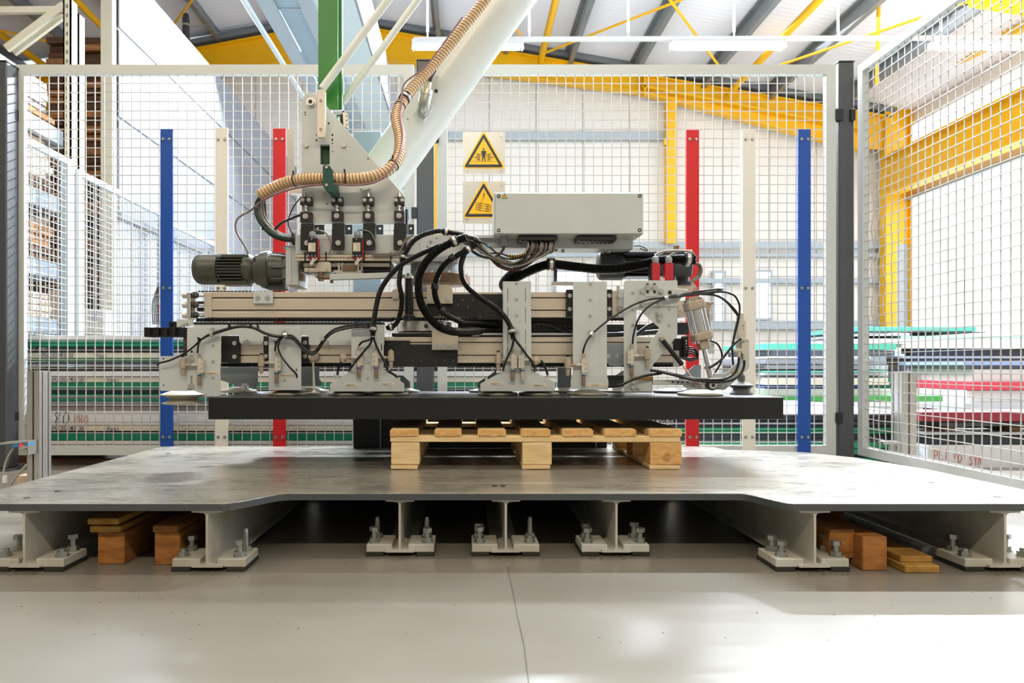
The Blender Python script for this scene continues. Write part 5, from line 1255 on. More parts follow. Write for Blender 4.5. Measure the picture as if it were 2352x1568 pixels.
def valve(xc, yt, xf, par, Y, tilt=False):
    vo = M(); q = lambda px, py, dy=0: P(px, py, Y-.014+dy); k = Y/F; s = 1 if xf > xc else -1
    vo.pbox(xc-4.5+s*-.5, yt+16, xc+9 if s < 0 else xc+4.5, yt+45, Y-.024, .022) if s < 0 else vo.pbox(xc-9, yt+16, xc+4.5, yt+45, Y-.024, .022)
    vo.cyl(q(xc-s*0, yt+12), q(xc, yt+49), 5*k, n=12)
    vo.cyl(q(xc, yt+27), q(xc+(xf-xc)*.45, yt+27), 3.7*k, n=10)
    v = vo.build('ejector', 'valve_white', par, smooth=True)
    m = M(); m.cyl(q(xc, yt), q(xc, yt+2), 3.2*k, n=10); m.cyl(q(xc, yt+2), q(xc, yt+11), 4.2*k, n=6); m.build('push_fitting', 'valve_tan', v)
    m = M(); m.cyl(q(xc, yt+49), q(xc, yt+52.5), 4.3*k, n=12); m.build('blue_ring', 'valve_blue', v)
    m = M(); m.lathe([(0, 4.1*k), (.95, 4.3*k), (1, 3.6*k)], q(xc, yt+52.5), q(xc, yt+74), 12); m.build('silencer', 'silencer' if xc != 1200 else 'valve_white', v, smooth=True)
    m = M(); m.cyl(q(xc+(xf-xc)*.42, yt+27), q(xf, yt+27), 3.2*k, n=10); m.cyl(q(xc+(xf-xc)*.48, yt+27), q(xc+(xf-xc)*.62, yt+27), 4.4*k, n=6); m.build('side_nipple', 'valve_tan', v)
    if tilt:
        m = M(); m.lathe([(0, 4*k), (.2, 8*k), (.85, 8.2*k), (1, 6*k)], q(xf-2, yt+36, -.006), q(xf, yt+20, .012), 14); m.cyl(q(xf-2, yt+34, -.014), q(xf-2, yt+32, .0), 4.6*k, n=6); m.build('filter', 'valve_tan', v, smooth=True)
    else:
        m = M(); m.lathe([(0, 3*k), (.10, 3.2*k), (.12, 6.4*k), (.3, 7.4*k), (.62, 7.4*k), (.66, 5*k), (.9, 4.6*k), (1, 3.4*k)], q(xf, yt+6), q(xf, yt+52), 14); m.build('filter', 'valve_tan', v, smooth=True)
        m = M(); m.cyl(q(xf, yt+5), q(xf, yt+8), 3.6*k, n=8); m.build('filter_cap', 'black_plastic', v)
    m = M()
    for d_ in (22, 33): capscrew(m, xc+s*-5, yt+d_+2, Y-.024, 1.7, .002)
    m.build('screw', 'steel', v)
    return v
def clip(px, py, par, Y, big=False, ang=0.0):
    k = 1.7 if big else 1
    m = M(); c = P(px, py, Y-.010); d = Vector((math.cos(ang), 0, math.sin(ang)))
    m.lathe([(0, .0062*k), (1, .0062*k)], c-d*.0065, c+d*.0065, 14); o = m.build('hose_clip', 'alu_clean', par, smooth=True)
    return o
def bracket(poly, holes=(), name='suction_bracket', Y=BY, d=.003, back=True):
    o = M().pprism([poly]+list(holes), Y, d).build(name, 'grey_paint', vg, bevel=.0008)
    return o
# circuit 7 (left end)
b7 = bracket([(429.6, 757), (430.5, 753), (434, 751), (500, 749.5), (504, 751), (505.8, 755), (506.3, 906), (476, 906), (433, 893), (429.6, 889)], [[(437.5, 864), (440, 862.5), (442.5, 864), (442.5, 884), (440, 886), (437.5, 884)], [(437.5, 803), (442.5, 803), (442.5, 826), (437.5, 826)]])
sp7 = M().pprism([[(367, 820), (370, 817.5), (430, 817.5), (430, 898), (370, 897), (367, 894)], *[[(375.2+2.4*math.cos(i*.785), py+2.4*math.sin(i*.785)) for i in range(8)] for py in (823.5, 885)]], BY+.006, .003).build('side_plate', 'grey_paint', b7)
M().pbox(434, 815, 446, 892, BY+.006, .003).build('slot_backing', 'alu', b7)
m = M(); hexbolt(m, 439.5, 824.5, BY, 5.2, .008, 1.4); hexbolt(m, 439.8, 887, BY, 5.2, .008, 1.4); m.build('slot_bolt', 'steel', b7)
M().pbox(475, 905, 506, 909, BY-.004, .06).build('foot_flange', 'grey_paint', b7)
screws(b7, [(489.5, 792.5), (489.8, 829.5), (489.8, 866.5), (488.5, 755.5)], BY)
label(b7, 'Saugkreis 7', 471, 853, 504, 860.5, BY)
x7 = (422-CX)/F*2.60; r7 = 51*2.60/F; zt7, zb7 = P(0, 897, 2.60).z, P(0, 929, 2.60).z
m = M(); m.lathe([(0, r7*.45), (.04, r7*.8), (.12, r7*.93), (.16, r7*.9), (.30, r7*.66), (.44, r7*.58), (.56, r7*.72), (.70, r7*.98), (.74, r7), (.80, r7*.9), (1, r7*.55)], (x7, 2.60, zb7), (x7, 2.60, zt7), 40); m.build('bellows_cup', 'rubber_grey', b7, smooth=True)
valve(458, 811, 420, b7, BY)
# circuit 6
b6 = bracket([(617, 755), (618.5, 752), (622, 751), (688, 751), (690.5, 752.5), (691.8, 755.5), (691.8, 896), (618, 896), (617, 894)], [[(679, 848), (681.5, 845.5), (684, 848), (684, 872), (681.5, 875), (679, 872)]])
screws(b6, [(653.5, 798), (653.5, 871.5), (654, 761)], BY); label(b6, 'Saugkreis 6', 641, 858.5, 671, 865, BY); valve(635, 806, 600, b6, BY)
cup(663, 92, b6, 2.60); M().pbox(617, 890, 692, 896, BY+.003, .08).build('foot_flange', 'grey_paint', b6)
# circuits 5 and 4
b5 = bracket([(807, 758), (808.5, 755), (812, 754), (877, 754), (880, 755.5), (881.2, 759), (881, 847), (928.6, 881), (928.6, 897), (926, 899), (760, 899), (758.2, 897), (758.2, 881.5), (807, 850)],
    [[(874.8, 765), (876.3, 763.5), (877.8, 765), (877.8, 780), (876.3, 781.5), (874.8, 780)], [(874.8, 789), (876.3, 787.5), (877.8, 789), (877.8, 804), (876.3, 805.5), (874.8, 804)]])
screws(b5, [(845.5, 795), (845, 831), (844.5, 868)], BY); label(b5, 'Saugkreis 5', 789, 880.3, 821, 886.8, BY); label(b5, 'Saugkreis 4', 872, 878, 903, 884.6, BY)
valve(824, 794, 789, b5, BY, True); valve(864, 794, 898, b5, BY); cup(801, 93, b5, 2.60); cup(893, 92, b5, 2.60); M().pbox(760, 893, 927, 899, BY+.003, .08).build('foot_flange', 'grey_paint', b5)
# circuits 3 and 2
b3 = bracket([(1155.5, 646), (1218.5, 646), (1220.5, 850), (1275, 877.5), (1275, 896), (1273, 898.5), (1105, 898.5), (1103, 896), (1103, 881), (1156, 851)],
    [[(1166, y0), (1167, y0), (1167, y1), (1166, y1)] for y0, y1 in ((662, 693), (705, 742), (757, 790), (796, 828))]+[[(1206.5, y0), (1207.5, y0), (1207.5, y1), (1206.5, y1)] for y0, y1 in ((662, 693), (705, 742), (757, 790), (796, 828))])
M().pbox(1164, 655, 1210, 832, BY+.012, .004).build('slot_backing', 'black_steel', b3)
M().pprism([(1155.5, 646), (1158, 646), (1158, 850), (1155.5, 851)], BY+.003, .045).build('side_flange', 'grey_paint', b3); M().pprism([(1217.5, 646), (1219.5, 646), (1221, 850), (1219, 851)], BY+.003, .045).build('side_flange', 'grey_paint', b3)
screws(b3, [(1186.5, 650), (1187, 687), (1187.5, 723.5), (1188, 760)], BY); label(b3, 'Saugkreis 3', 1122.5, 877.5, 1154, 884.2, BY); label(b3, 'Saugkreis 2', 1221.5, 881, 1253, 887.6, BY)
valve(1178, 800, 1144.5, b3, BY); valve(1200, 800, 1233, b3, BY, True); cup(1143, 92, b3, 2.60); cup(1237, 92, b3, 2.60); M().pbox(1105, 893, 1273, 898, BY+.003, .08).build('foot_flange', 'grey_paint', b3)
# circuit 1
b1 = bracket([(1316, 648), (1377, 648), (1377, 860), (1375, 895), (1311, 894), (1313, 862), (1316, 858)]); 
M().pprism([(1377, 648), (1394, 648.5), (1394, 862), (1397.5, 876), (1397.5, 894), (1375, 895), (1377, 860)], BY+.002, .003).build('bent_side', 'grey_paint', b1)
M().pbox(1316, 646.5, 1394, 649, BY+.003, .05).build('top_flange', 'grey_paint', b1)
M().pprism([(1311, 872), (1318, 866), (1321, 860), (1391, 861), (1397.5, 876), (1397.5, 895), (1311, 894)], BY-.003, .003).build('foot_plate', 'grey_paint', b1, bevel=.0008)
screws(b1, [(1356, 651.5), (1355.7, 688), (1355.3, 724.8)], BY); label(b1, 'Saugkreis 1', 1344, 880.5, 1393.5, 887.5, BY-.003, .0062); valve(1340.5, 811, 1304, b1, BY); cup(1349, 94, b1, 2.60)
# right bracket with tilting arm
b0 = bracket([(1433, 648), (1437, 644), (1556, 644), (1556, 770), (1500, 838), (1498.7, 901), (1433, 901)],
    [[(1462, 714), (1467, 711), (1473, 712), (1480, 722), (1513.5, 752), (1514, 756), (1476, 813), (1470, 817), (1463, 815)]], 'tilt_bracket', BY-.004)
M().pprism([(1468, 662), (1472, 657), (1556, 663), (1590, 668), (1592, 676), (1566, 683), (1556, 694), (1555, 704), (1468, 704)], BY-.008, .004).build('overlay_plate', 'grey_paint', b0, bevel=.0008)
M().pprism([(1481, 664), (1508, 664), (1508, 678), (1505, 681), (1484, 681), (1481, 678)], BY-.010, .002).build('slot_plate', 'grey_paint', b0, bevel=.0006)
m = M()
for px in (1487.5, 1503.5): m.pbox(px-2.6, 650.5, px+2.6, 673, BY-.0112, .0012)
m.build('slot', 'black_steel', b0)
m = M()
for px, py, r_ in ((1487.5, 660.5, 5.6), (1503.5, 660.5, 5.6), (1475.5, 669, 4.6), (1517.5, 669, 4.6), (1475, 697, 4.6), (1516.5, 697.5, 4.6), (1514.5, 719, 5.8), (1514.5, 731.5, 4.8)): hexbolt(m, px, py, BY-.0112, r_, .008, 1.22)
m.build('bolt', 'steel', b0)
m = M()
for px, py in ((1453.5, 672), (1453.5, 709.5), (1453, 746), (1537, 709), (1537, 746)): capscrew(m, px, py, BY-.004, 2.7, .004)
m.build('screw', 'steel', b0)
m = M(); p = P(1538.5, 671.5, BY-.008); m.lathe([(0, 4.2*BY/F), (1, 4.2*BY/F)], p, p-Vector((0, .003, 0)), 14); m.build('grommet', 'black_steel', b0); 
m = M(); p = P(1594, 669, BY-.004); m.cyl(p+Vector((0, .01, 0)), p-Vector((0, .012, 0)), 7*BY/F, n=18); m.build('pivot_pin', 'valve_tan', b0, smooth=True)
M().pbox(1433, 899, 1498, 902, BY-.004, .05).build('foot_flange', 'grey_paint', b0)
M().pbox(1449, 865, 1500, 873, BY-.0055, .0015).build('worn_label', 'old_plank', b0); textmesh('Saugkreis 1', .007, P(1476, 869, BY-.006), 'silencer', b0)
m = M()
for px, py, r_ in ((1454, 876, 5.5), (1453, 889.5, 4.4), (1465.5, 889.5, 4.4)): capscrew(m, px, py, BY-.004, r_, .007)
m.build('foot_screw', 'steel', b0)
valve(1451, 790, 1487, b0, BY-.004)
# tilting arm, gas strut, cylinder
arm = M().pprism([(1500, 872), (1660, 872), (1667, 858), (1667, 895), (1580, 894), (1573, 888), (1569, 884), (1500, 884)], BY-.012, .006).build('tilt_arm', 'grey_paint', vg, bevel=.001)
m = M()
for px in (1545, 1557.5, 1567, 1580): m.mark(); p = P(px, 877.5, BY-.012); m.cyl(p+Vector((0, .001, 0)), p-Vector((0, .0006, 0)), 2.2*BY/F, n=10)
m.build('hole', 'black_steel', arm)
M().pbox(1640, 858, 1668, 866, BY-.014, .02).build('arm_lug', 'grey_paint', arm)
p = P(1632.5, 884, BY-.012); m = M(); m.cyl(p, p-Vector((0, .018, 0)), 12*BY/F, n=24); m.build('pivot_boss', 'dirty_bronze', arm, smooth=True)
m = M(); m.lathe([(0, 9.4*BY/F), (.8, 9.4*BY/F), (1, 8.4*BY/F)], p-Vector((0, .018, 0)), p-Vector((0, .026, 0)), 24); m.build('pivot_bolt', 'alu_clean', arm, smooth=True); M().cyl(p-Vector((0, .0255, 0)), p-Vector((0, .0268, 0)), 4*BY/F, n=6).build('hex_socket', 'black_steel', arm)
m = M(); hexbolt(m, 1658, 887, BY-.012, 2.4, .004); hexbolt(m, 1615, 886, BY-.012, 4.4, .005); hexbolt(m, 1645, 886, BY-.012, 2.4, .004); m.build('arm_bolt', 'steel', arm)
side = M().pprism([(1667, 857), (1700, 826), (1690, 815), (1690, 782), (1694, 779), (1717, 778), (1722, 782), (1722, 842), (1718, 848), (1702, 860), (1667, 894)], BY-.010, .004).build('arm_wing', 'grey_paint', vg, bevel=.001)
label(side, 'Saugkreis', 1672, 851, 1703, 857.5, BY-.010)
m = M(); capscrew(m, 1717, 782, BY-.010, 2, .003); m.build('screw', 'steel', side)
Ys = BY-.022
m = M(); m.lathe([(0, 5.5*Ys/F), (1, 5.5*Ys/F)], P(1522, 781, Ys), P(1567, 837, Ys), 14); gs = m.build('gas_strut', 'black_plastic', vg, smooth=True)
m = M(); m.cyl(P(1567, 837, Ys), P(1597, 878, Ys), 2.2*Ys/F, n=10); m.build('strut_rod', 'steel', gs, smooth=True)
m = M(); p = P(1520, 778, Ys); m.cyl(p-Vector((0, .008, 0)), p+Vector((0, .016, 0)), 4.5*Ys/F, n=12); p = P(1599, 882, Ys); m.cyl(p-Vector((0, .006, 0)), p+Vector((0, .012, 0)), 5*Ys/F, n=12); m.build('strut_eye', 'valve_tan', gs, smooth=True)
Yc = BY-.01; A, B_ = P(1592, 694, Yc), P(1612.5, 781, Yc); dv = (B_-A).normalized(); nv = Vector((dv.z, 0, -dv.x)); L = (B_-A).length; k = Yc/F
m = M(); m.lathe([(0, 16*k), (1, 16*k)], A+dv*L*.16, A+dv*L*.86, 24); cy = m.build('air_cylinder', 'alu_clean', vg, smooth=True)
for t0, t1 in ((-.03, .20), (.80, 1.0)):
    m = M(); m.bar(A+dv*L*t0, A+dv*L*t1, 40*k, 40*k, up=tuple(nv)); m.build('end_cap', 'valve_tan', cy, bevel=.004)
for s in (-1, 1):
    for q in (-1, 1):
        m = M(); o_ = nv*s*15*k+Vector((0, q*15*k, 0)); m.cyl(A-dv*L*.08+o_, A+dv*L*1.06+o_, 3.4*k, n=10); m.build('tie_rod', 'chrome', cy, smooth=True)
m = M(); m.bar(A-dv*L*.14, A-dv*L*.02, 26*k, 26*k, up=tuple(nv)); m.build('top_clevis', 'valve_tan', cy, bevel=.002)
m = M(); m.bar(B_, B_+dv*L*.24, 24*k, 22*k, up=tuple(nv)); m.build('rod_guide', 'valve_tan', cy, bevel=.003)
m = M(); m.cyl(B_+dv*L*.24, B_+dv*L*.68, 5.6*k, n=14); m.build('piston_rod', 'chrome', cy, smooth=True)
m = M(); m.cyl(B_+dv*L*.66, B_+dv*L*.98, 7*k, n=14); m.cyl(B_+dv*L*.68, B_+dv*L*.74, 9*k, n=6); m.build('rod_clevis', 'alu_clean', cy, smooth=True)
m = M(); m.pprism([(1619, 693), (1631, 693), (1633, 700), (1629, 722), (1624, 724), (1620, 712)], Yc, .02); m.cyl(P(1627, 697, Yc), P(1638, 695, Yc), 3.4*k, n=10); m.cyl(P(1628, 722, Yc), P(1629, 762, Yc), 3.6*k, n=8); m.cyl(P(1629, 758, Yc), P(1635, 772, Yc), 4.5*k, n=8); m.build('air_port', 'valve_tan', cy)
# valve block and bellows cup at the right end
o = M().pprism([(1698, 718), (1710, 718), (1710, 735), (1714, 735), (1714, 779), (1694, 779), (1694, 735), (1698, 735)], BY-.02, .03).build('valve_block', 'valve_white', vg, bevel=.002)
M().pbox(1704, 744, 1709, 762, BY-.0208, .001).build('arrow_label', 'label_cream', o)
m = M(); m.pprism([(1706.5, 746), (1707.5, 746), (1707.5, 760), (1706.5, 760)], BY-.0212, .0004); m.pprism([(1705, 748), (1707, 745), (1709, 748)], BY-.0212, .0004); m.build('arrow', 'ink', o)
m = M(); m.pbox(1704, 788, 1717, 812, BY-.026, .02); m.cyl(P(1681, 805, BY-.02), P(1704, 804, BY-.02), 4.6*k, n=12); m.cyl(P(1697, 808, BY-.02), P(1697, 819, BY-.02), 4*k, n=10); m.cyl(P(1710, 812, BY-.02), P(1710, 826, BY-.02), 4.6*k, n=8); m.cyl(P(1700, 779, BY-.02), P(1712, 779, BY-.024), 5*k, n=10); m.build('manifold', 'valve_white', o)
zc0, zc1 = SLT, P(0, 858, 2.66).z; xq = (1703-CX)/F*2.66; kr = 2.66/F
m = M(); m.lathe([(0, 25*kr), (.05, 25*kr), (.18, 19*kr), (.28, 18.5*kr), (.40, 26.5*kr), (.45, 26*kr), (.62, 10*kr), (.64, 8*kr), (.92, 8*kr), (.93, 5*kr), (1, 5*kr)], (xq, 2.66, zc0+.0005), (xq, 2.66, zc1), 32); m.build('bellows_cup', 'rubber_dark', vg, smooth=True)
cup(1608, 102, vg, 2.56, name='suction_cup'); cup(1541, 80, vg, 2.80, name='suction_cup', mt='rubber_dark')
# rear row: brackets and cups of the second line
for x0, x1, yt, poly in ((505, 592, 843, [(505, 843), (592, 843), (592, 884), (588, 890), (556, 890), (505, 872)]), (692, 737, 843, [(692, 843), (733, 843), (733, 870), (738, 876), (738, 886), (692, 886)]), (905, 942, 860, [(905, 862), (926, 862), (942, 877), (942, 896), (905, 896)]),
    (1095, 1140, 850, [(1097, 878), (1124, 862), (1140, 850), (1140, 894), (1097, 894)]), (1281, 1312, 843, [(1281, 843), (1312, 843), (1312, 893), (1281, 893)]), (1400, 1434, 855, [(1404, 868), (1432, 850), (1434, 890), (1404, 890)]), (1570, 1612, 850, [(1560, 868), (1575, 856), (1596, 838), (1610, 838), (1610, 884), (1560, 884)])):
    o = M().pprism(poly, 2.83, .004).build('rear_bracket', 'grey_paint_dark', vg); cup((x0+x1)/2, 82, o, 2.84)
m = M(); m.lathe([(0, .017), (.6, .017), (.62, .010), (1, .010)], P(562, 893, 2.76), P(562, 880, 2.76), 16); m.build('rear_fitting', 'alu_clean', vg, smooth=True)
m = M().pbox(1398, 862, 1438, 886, RY+.05, .06); m.build('rear_block', 'motor_grey', vg, bevel=.002)
# clamp with rod (between circuits 6 and 5)
o = M().pprism([(708, 811), (711, 808), (727, 808), (730, 811), (730, 824), (726, 828), (712, 828), (708, 824)], RY-.03, .03).build('rod_clamp', 'valve_tan', vg, bevel=.0015)
m = M(); capscrew(m, 711.5, 818.5, RY-.03, 3.6, .003); capscrew(m, 724, 818, RY-.03, 3.6, .003); m.build('screw', 'steel', o)
m = M(); m.cyl(P(719, 827, RY-.02), P(722, 899, RY-.02), 2.7*RY/F, n=10); m.lathe([(0, 14*RY/F), (.3, 14*RY/F), (.5, 5*RY/F), (1, 4*RY/F)], P(722, 902, RY-.02), P(722, 896, RY-.02), 16); m.build('feeler_rod', 'valve_white', o, smooth=True)

# control box
KX = 2.50
o = M().pbox(1134.5, 441.5, 1478.5, 537.5, KX, .13).build('control_box', 'grey_paint', vg, bevel=.003)
M().pbox(1138, 444, 1477.5, 536, KX-.004, .005).build('lid', 'grey_paint', o, bevel=.001)
for px, py in ((1145.5, 450.5), (1469.5, 449.5), (1145.5, 529), (1469, 528.5)):
    m = M(); p = P(px, py, KX-.004); m.cyl(p, p-Vector((0, .0015, 0)), 4.2*KX/F, n=18); l = m.build('lid_screw', 'black_plastic', o); m = M(); p = P(px, py, KX-.0055); m.cyl(p, p-Vector((0, .001, 0)), 2.2*KX/F, n=12); m.build('screw_core', 'steel', o)
M().pprism([(1159, 443.5), (1165.7, 455.5), (1152.3, 455.5)], KX-.0052, .0011).build('warning_label', 'sign_black', o)
M().pprism([(1159, 445.5), (1164, 454.6), (1154, 454.6)], KX-.0057, .0006).build('warning_label', 'sign_yellow', o)
M().pprism([(1159.6, 447.5), (1157.6, 450.6), (1159, 450.4), (1158.2, 453.6), (1160.6, 450), (1159.2, 450.2)], KX-.0061, .0005).build('flash_symbol', 'sign_black', o)
M().pprism([(1062, 545), (1455, 548), (1455, 571), (1100, 569), (1062, 569)], KX+.08, .1).build('support_channel', 'grey_paint', o, bevel=.002)
M().pbox(1060, 540, 1460, 546, KX+.06, .14).build('support_plate', 'grey_paint', o)
for x0, x1 in ((1191, 1281), (1326, 1417)):
    M().pbox(x0, 541, x1, 552, KX+.01, .08).build('connector_strip', 'black_plastic', o, bevel=.0015)
    m = M()
    for k_ in range(8): m.pbox(x0+8+k_*10, 551, x0+14+k_*10, 554.5, KX+.015, .05)
    m.build('connector_teeth', 'black_plastic', o)
m = M(); a, b = P(1158, 540, KX+.05), P(1158, 565, KX+.05); m.lathe([(0, .012), (.35, .012), (.36, .0155), (.8, .0155), (.82, .012), (1, .008)], a, b, 12); m.build('cable_gland', 'gland_grey', o, smooth=True)
m = M(); m.cyl(P(1450, 539, KX+.05), P(1450, 546, KX+.05), .016, n=16); m.build('blind_plug', 'grey_paint', o, smooth=True)
m = M()
for px, py in ((1277, 571), (1293, 573), (1348, 562), (1385, 575), (1398, 574)): m.cyl(P(px, py, KX+.1), P(px, py+7, KX+.1), .006, n=6)
m.build('channel_bolt', 'zinc', o)
m = M(); m.tube(pts([(1456, 565), (1468, 564), (1480, 568), (1487, 574), (1482, 575), (1470, 570)], KX+.12), .003, n=7); m.build('cable', 'cable_grey', o, smooth='all')

# right-hand dark motor with gearbox
WY = 2.70; k = WY/F
m = M(); m.lathe([(0, 24*k), (.06, 30*k), (.12, 32.5*k), (1, 33*k)], P(1372, 611, WY), P(1428, 611, WY), 14, .2); m.build('dark_fan_cover', 'motor_dark', vg, smooth=True)
m = M(); m.cyl(P(1428, 611, WY), P(1508, 611, WY), 28*k, n=16); m.build('dark_stator', 'motor_dark', vg, smooth=True)
for k_ in range(8):
    y = 584+k_*7.6; M().box(P(1432, 0, WY).x, WY-.052, P(0, y+1.2, WY).z, P(1500, 0, WY).x, WY+.04, P(0, y-1.2, WY).z).build('dark_fin', 'black_plastic', vg)
M().pbox(1434, 577, 1505, 584, WY-.06, .1).build('terminal_box', 'motor_dark', vg, bevel=.003)
M().pprism([(1506, 588), (1530, 576), (1592, 576), (1597, 584), (1590, 634), (1520, 634), (1506, 626)], WY-.06, .12).build('dark_gearbox', 'motor_dark', vg, bevel=.004)
M().pprism([(1526, 577), (1533, 573), (1591, 573), (1591, 578), (1526, 580)], WY-.065, .1).build('gearbox_cover', 'alu', vg, bevel=.001)
m = M(); m.cyl(P(1554, 573, WY-.03), P(1554, 565, WY-.03), 7*k, n=12); m.build('breather_plug', 'bronze', vg, smooth=True)
m = M(); m.cyl(P(1568, 634, WY-.02), P(1568, 652, WY-.02), 15*k, n=18); m.cyl(P(1568, 650, WY-.02), P(1568, 656, WY-.02), 24*k, n=20); m.build('output_neck', 'motor_dark', vg, smooth=True)
M().pprism([(1556, 655), (1598, 653), (1598, 659), (1586, 664), (1556, 662)], WY-.05, .1).build('motor_mount', 'alu', vg)
# red safety switches
for x0, x1 in ((1497.5, 1516), (1528, 1547)):
    Yr = BY+.005; o = M().pbox(x0, 604, x1, 643.5, Yr, .03).build('red_switch', 'switch_red', vg, bevel=.001)
    if x0 < 1500: M().pbox(x0-4, 605, x0, 643, Yr+.003, .028).build('switch_body', 'black_plastic', o)
    else: M().pbox(x1, 604.5, x1+3, 643, Yr+.003, .028).build('switch_body', 'black_plastic', o)
    a, b = P((x0+x1)/2-1.5, 604, Yr+.014), P((x0+x1)/2-1.5, 588.5, Yr+.014)
    m = M(); m.lathe([(0, .0118), (.28, .0118), (.3, .0128), (.62, .0126), (.9, .0105), (1, .006)], a, b, 14); m.build('cable_gland', 'gland_grey', o, smooth=True)
M().pbox(1516, 638, 1528, 644, BY+.01, .02).build('switch_spacer', 'label_cream', vg)
m = M(); m.tube(pts([(1505, 589), (1512, 582), (1530, 577), (1560, 576), (1585, 579), (1598, 588), (1599, 595), (1596, 598)], BY+.03), .0035, n=8); m.tube(pts([(1536, 589), (1544, 584), (1553, 580)], BY+.03), .0036, n=8); m.build('switch_cable', 'cable_grey', vg, smooth='all')
m = M()
for q in range(3): m.tube(pts([(1597, 604), (1607, 607+q*2), (1612-q*3, 620), (1607-q*2, 636-q*3), (1595, 643-q*2), (1583, 648)], BY+.05+.008*q), .0042, n=8)
m.build('cable_loop', 'cable_grey', vg, smooth='all')
M().pbox(1406, 667, 1432, 725, RY-.01, .08).build('rail_head', 'alu', vg, bevel=.001)
M().pbox(1420, 664, 1433, 727, RY-.016, .02).build('head_clamp', 'grey_paint', vg); m = M(); hexbolt(m, 1424, 679, RY-.016, 5, .007); hexbolt(m, 1424, 709, RY-.016, 5, .007); m.cyl(P(1421, 666, RY), P(1421, 657, RY), .009, n=6); m.build('head_bolt', 'steel', vg)
M().pbox(1556, 690, 1578, 728, RY, .06).build('right_block', 'alu', vg); m = M(); hexbolt(m, 1561, 708, RY, 5, .006); m.build('head_bolt', 'steel', vg)
M().pbox(1556, 741, 1582, 768, RY+.02, .06).build('right_energy_chain', 'black_plastic', vg)
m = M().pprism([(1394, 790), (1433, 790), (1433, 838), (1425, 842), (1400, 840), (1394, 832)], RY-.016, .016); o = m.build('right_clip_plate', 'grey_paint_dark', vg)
m = M(); capscrew(m, 1397, 817.5, RY-.016, 5.4, .001); capscrew(m, 1419, 817.5, RY-.016, 5.4, .001); m.build('screw', 'alu_clean', o)
m = M(); m.pbox(1543, 777, 1580, 820, RY+.01, .05); m.pbox(1570, 772, 1582, 820, RY-.005, .03); o = m.build('right_end_block', 'black_steel', vg, bevel=.001)
m = M()
for py in (783, 789, 796, 802): capscrew(m, 1576, py, RY-.005, 1.7, .002)
m.build('screw', 'steel', o)
M().pbox(1546, 805, 1560, 842, RY-.002, .05).build('end_plate', 'alu_clean', vg)
M().pbox(1505, 832, 1552, 838, RY+.0, .06).build('rack_strip', 'black_steel', vg)
M().pbox(1624, 786, 1641, 812, RY+.02, .01).build('small_plate', 'grey_paint', vg)
m = M(); capscrew(m, 1637, 792, RY+.02, 2.4, .003); capscrew(m, 1637, 808, RY+.02, 2.4, .003); m.build('screw', 'steel', vg)
# bright inspection lamp bracket on the rail
M().pbox(1268, 646, 1316, 655, RY-.004, .03).build('sensor_arm', 'alu_clean', vg); M().pbox(1273, 610, 1280, 648, RY+.0, .02).build('sensor_post', 'motor_dark', vg)

# corrugated hoses
def hose(path, rp, Y, nm='corrugated_hose', steps=8, rib=.16):
    m = M(); m.tube(pts(path, Y), rp*Y/F, n=12, steps=steps, rib=rib, pitch=.0037 if rp < 8 else .0044)
    o = m.build(nm, 'hose_black', vg, smooth=False); return o
HZ = BY-.03
def cuff(o, path, Y, q, rp, wd=.02):
    ps_ = spline(pts(path, Y), 8); m = M(); ring(m, ps_, q, rp*Y/F*1.32, wd); m.build('rubber_cuff', 'black_plastic', o, smooth=True)
    m = M(); ring(m, ps_, q, rp*Y/F*1.42, wd*.45); m.build('metal_band', 'alu_clean', o, smooth=True)
h1 = [(1063, 539, 2.52), (1024, 532.5), (1004, 530.6), (973, 539), (950, 553), (936, 573), (927, 590), (923, 607), (919, 631), (917, 653), (923, 684), (919, 720), (908, 745), (887, 754)]
o = hose(h1, 6.2, HZ+.015); cuff(o, h1, HZ+.015, .085, 6.2); cuff(o, h1, HZ+.015, .47, 6.2); cuff(o, h1, HZ+.015, .975, 6.4, .016)
h2 = [(1024, 561), (993, 571), (953, 590), (918, 611), (891, 639), (873, 669), (864, 704), (859, 735), (857, 757), (856, 772)]
o = hose(h2, 6.4, HZ-.012); cuff(o, h2, HZ-.012, .90, 6.2, .022)
h3 = [(1070, 545, 2.46), (1044, 554), (1014, 569), (983, 596), (965, 627), (961, 663), (967, 696), (981, 722), (1004, 747), (1034, 760), (1065, 761, 2.50), (1100, 759, 2.58), (1146, 757, 2.62)]
o = hose(h3, 10, HZ-.02); cuff(o, h3, HZ-.02, .085, 9.2, .026)
h4 = [(1092, 561, 2.50), (1063, 580), (1036, 594), (1014, 616), (1002, 643), (998.6, 673), (1008, 702), (1024, 720), (1051, 735, 2.53), (1075, 743, 2.56), (1146, 744, 2.60)]
o = hose(h4, 7.4, HZ-.004); cuff(o, h4, HZ-.004, .07, 7, .024)
for q in (.2, .46, .68):
    ps_ = spline(pts(h4, HZ-.004), 8); m = M(); ring(m, ps_, q, 8.8*HZ/F, .02); m.build('tape_wrap', 'black_plastic', o, smooth=True)
h5 = [(1066, 585, 2.52), (1059, 608), (1062, 639), (1077, 663), (1106, 686), (1134, 704), (1155, 722), (1170, 745), (1176, 764), (1180, 780)]
o = hose(h5, 6.4, HZ); cuff(o, h5, HZ, .88, 6.4, .022)
h6 = [(1170, 645, 2.58), (1204, 628), (1239, 613), (1270, 607), (1325, 613), (1377, 618), (1428, 616), (1480, 606), (1510, 599), (1560, 595), (1597, 596)]
o = hose(h6, 11.5, BY+.045); cuff(o, h6, BY+.045, .30, 11, .028); cuff(o, h6, BY+.045, .965, 12, .03)
h7 = [(1205, 614, 2.62), (1186, 622), (1166, 638), (1156, 654), (1166, 668)]
hose(h7, 11, BY+.07, rib=.06)
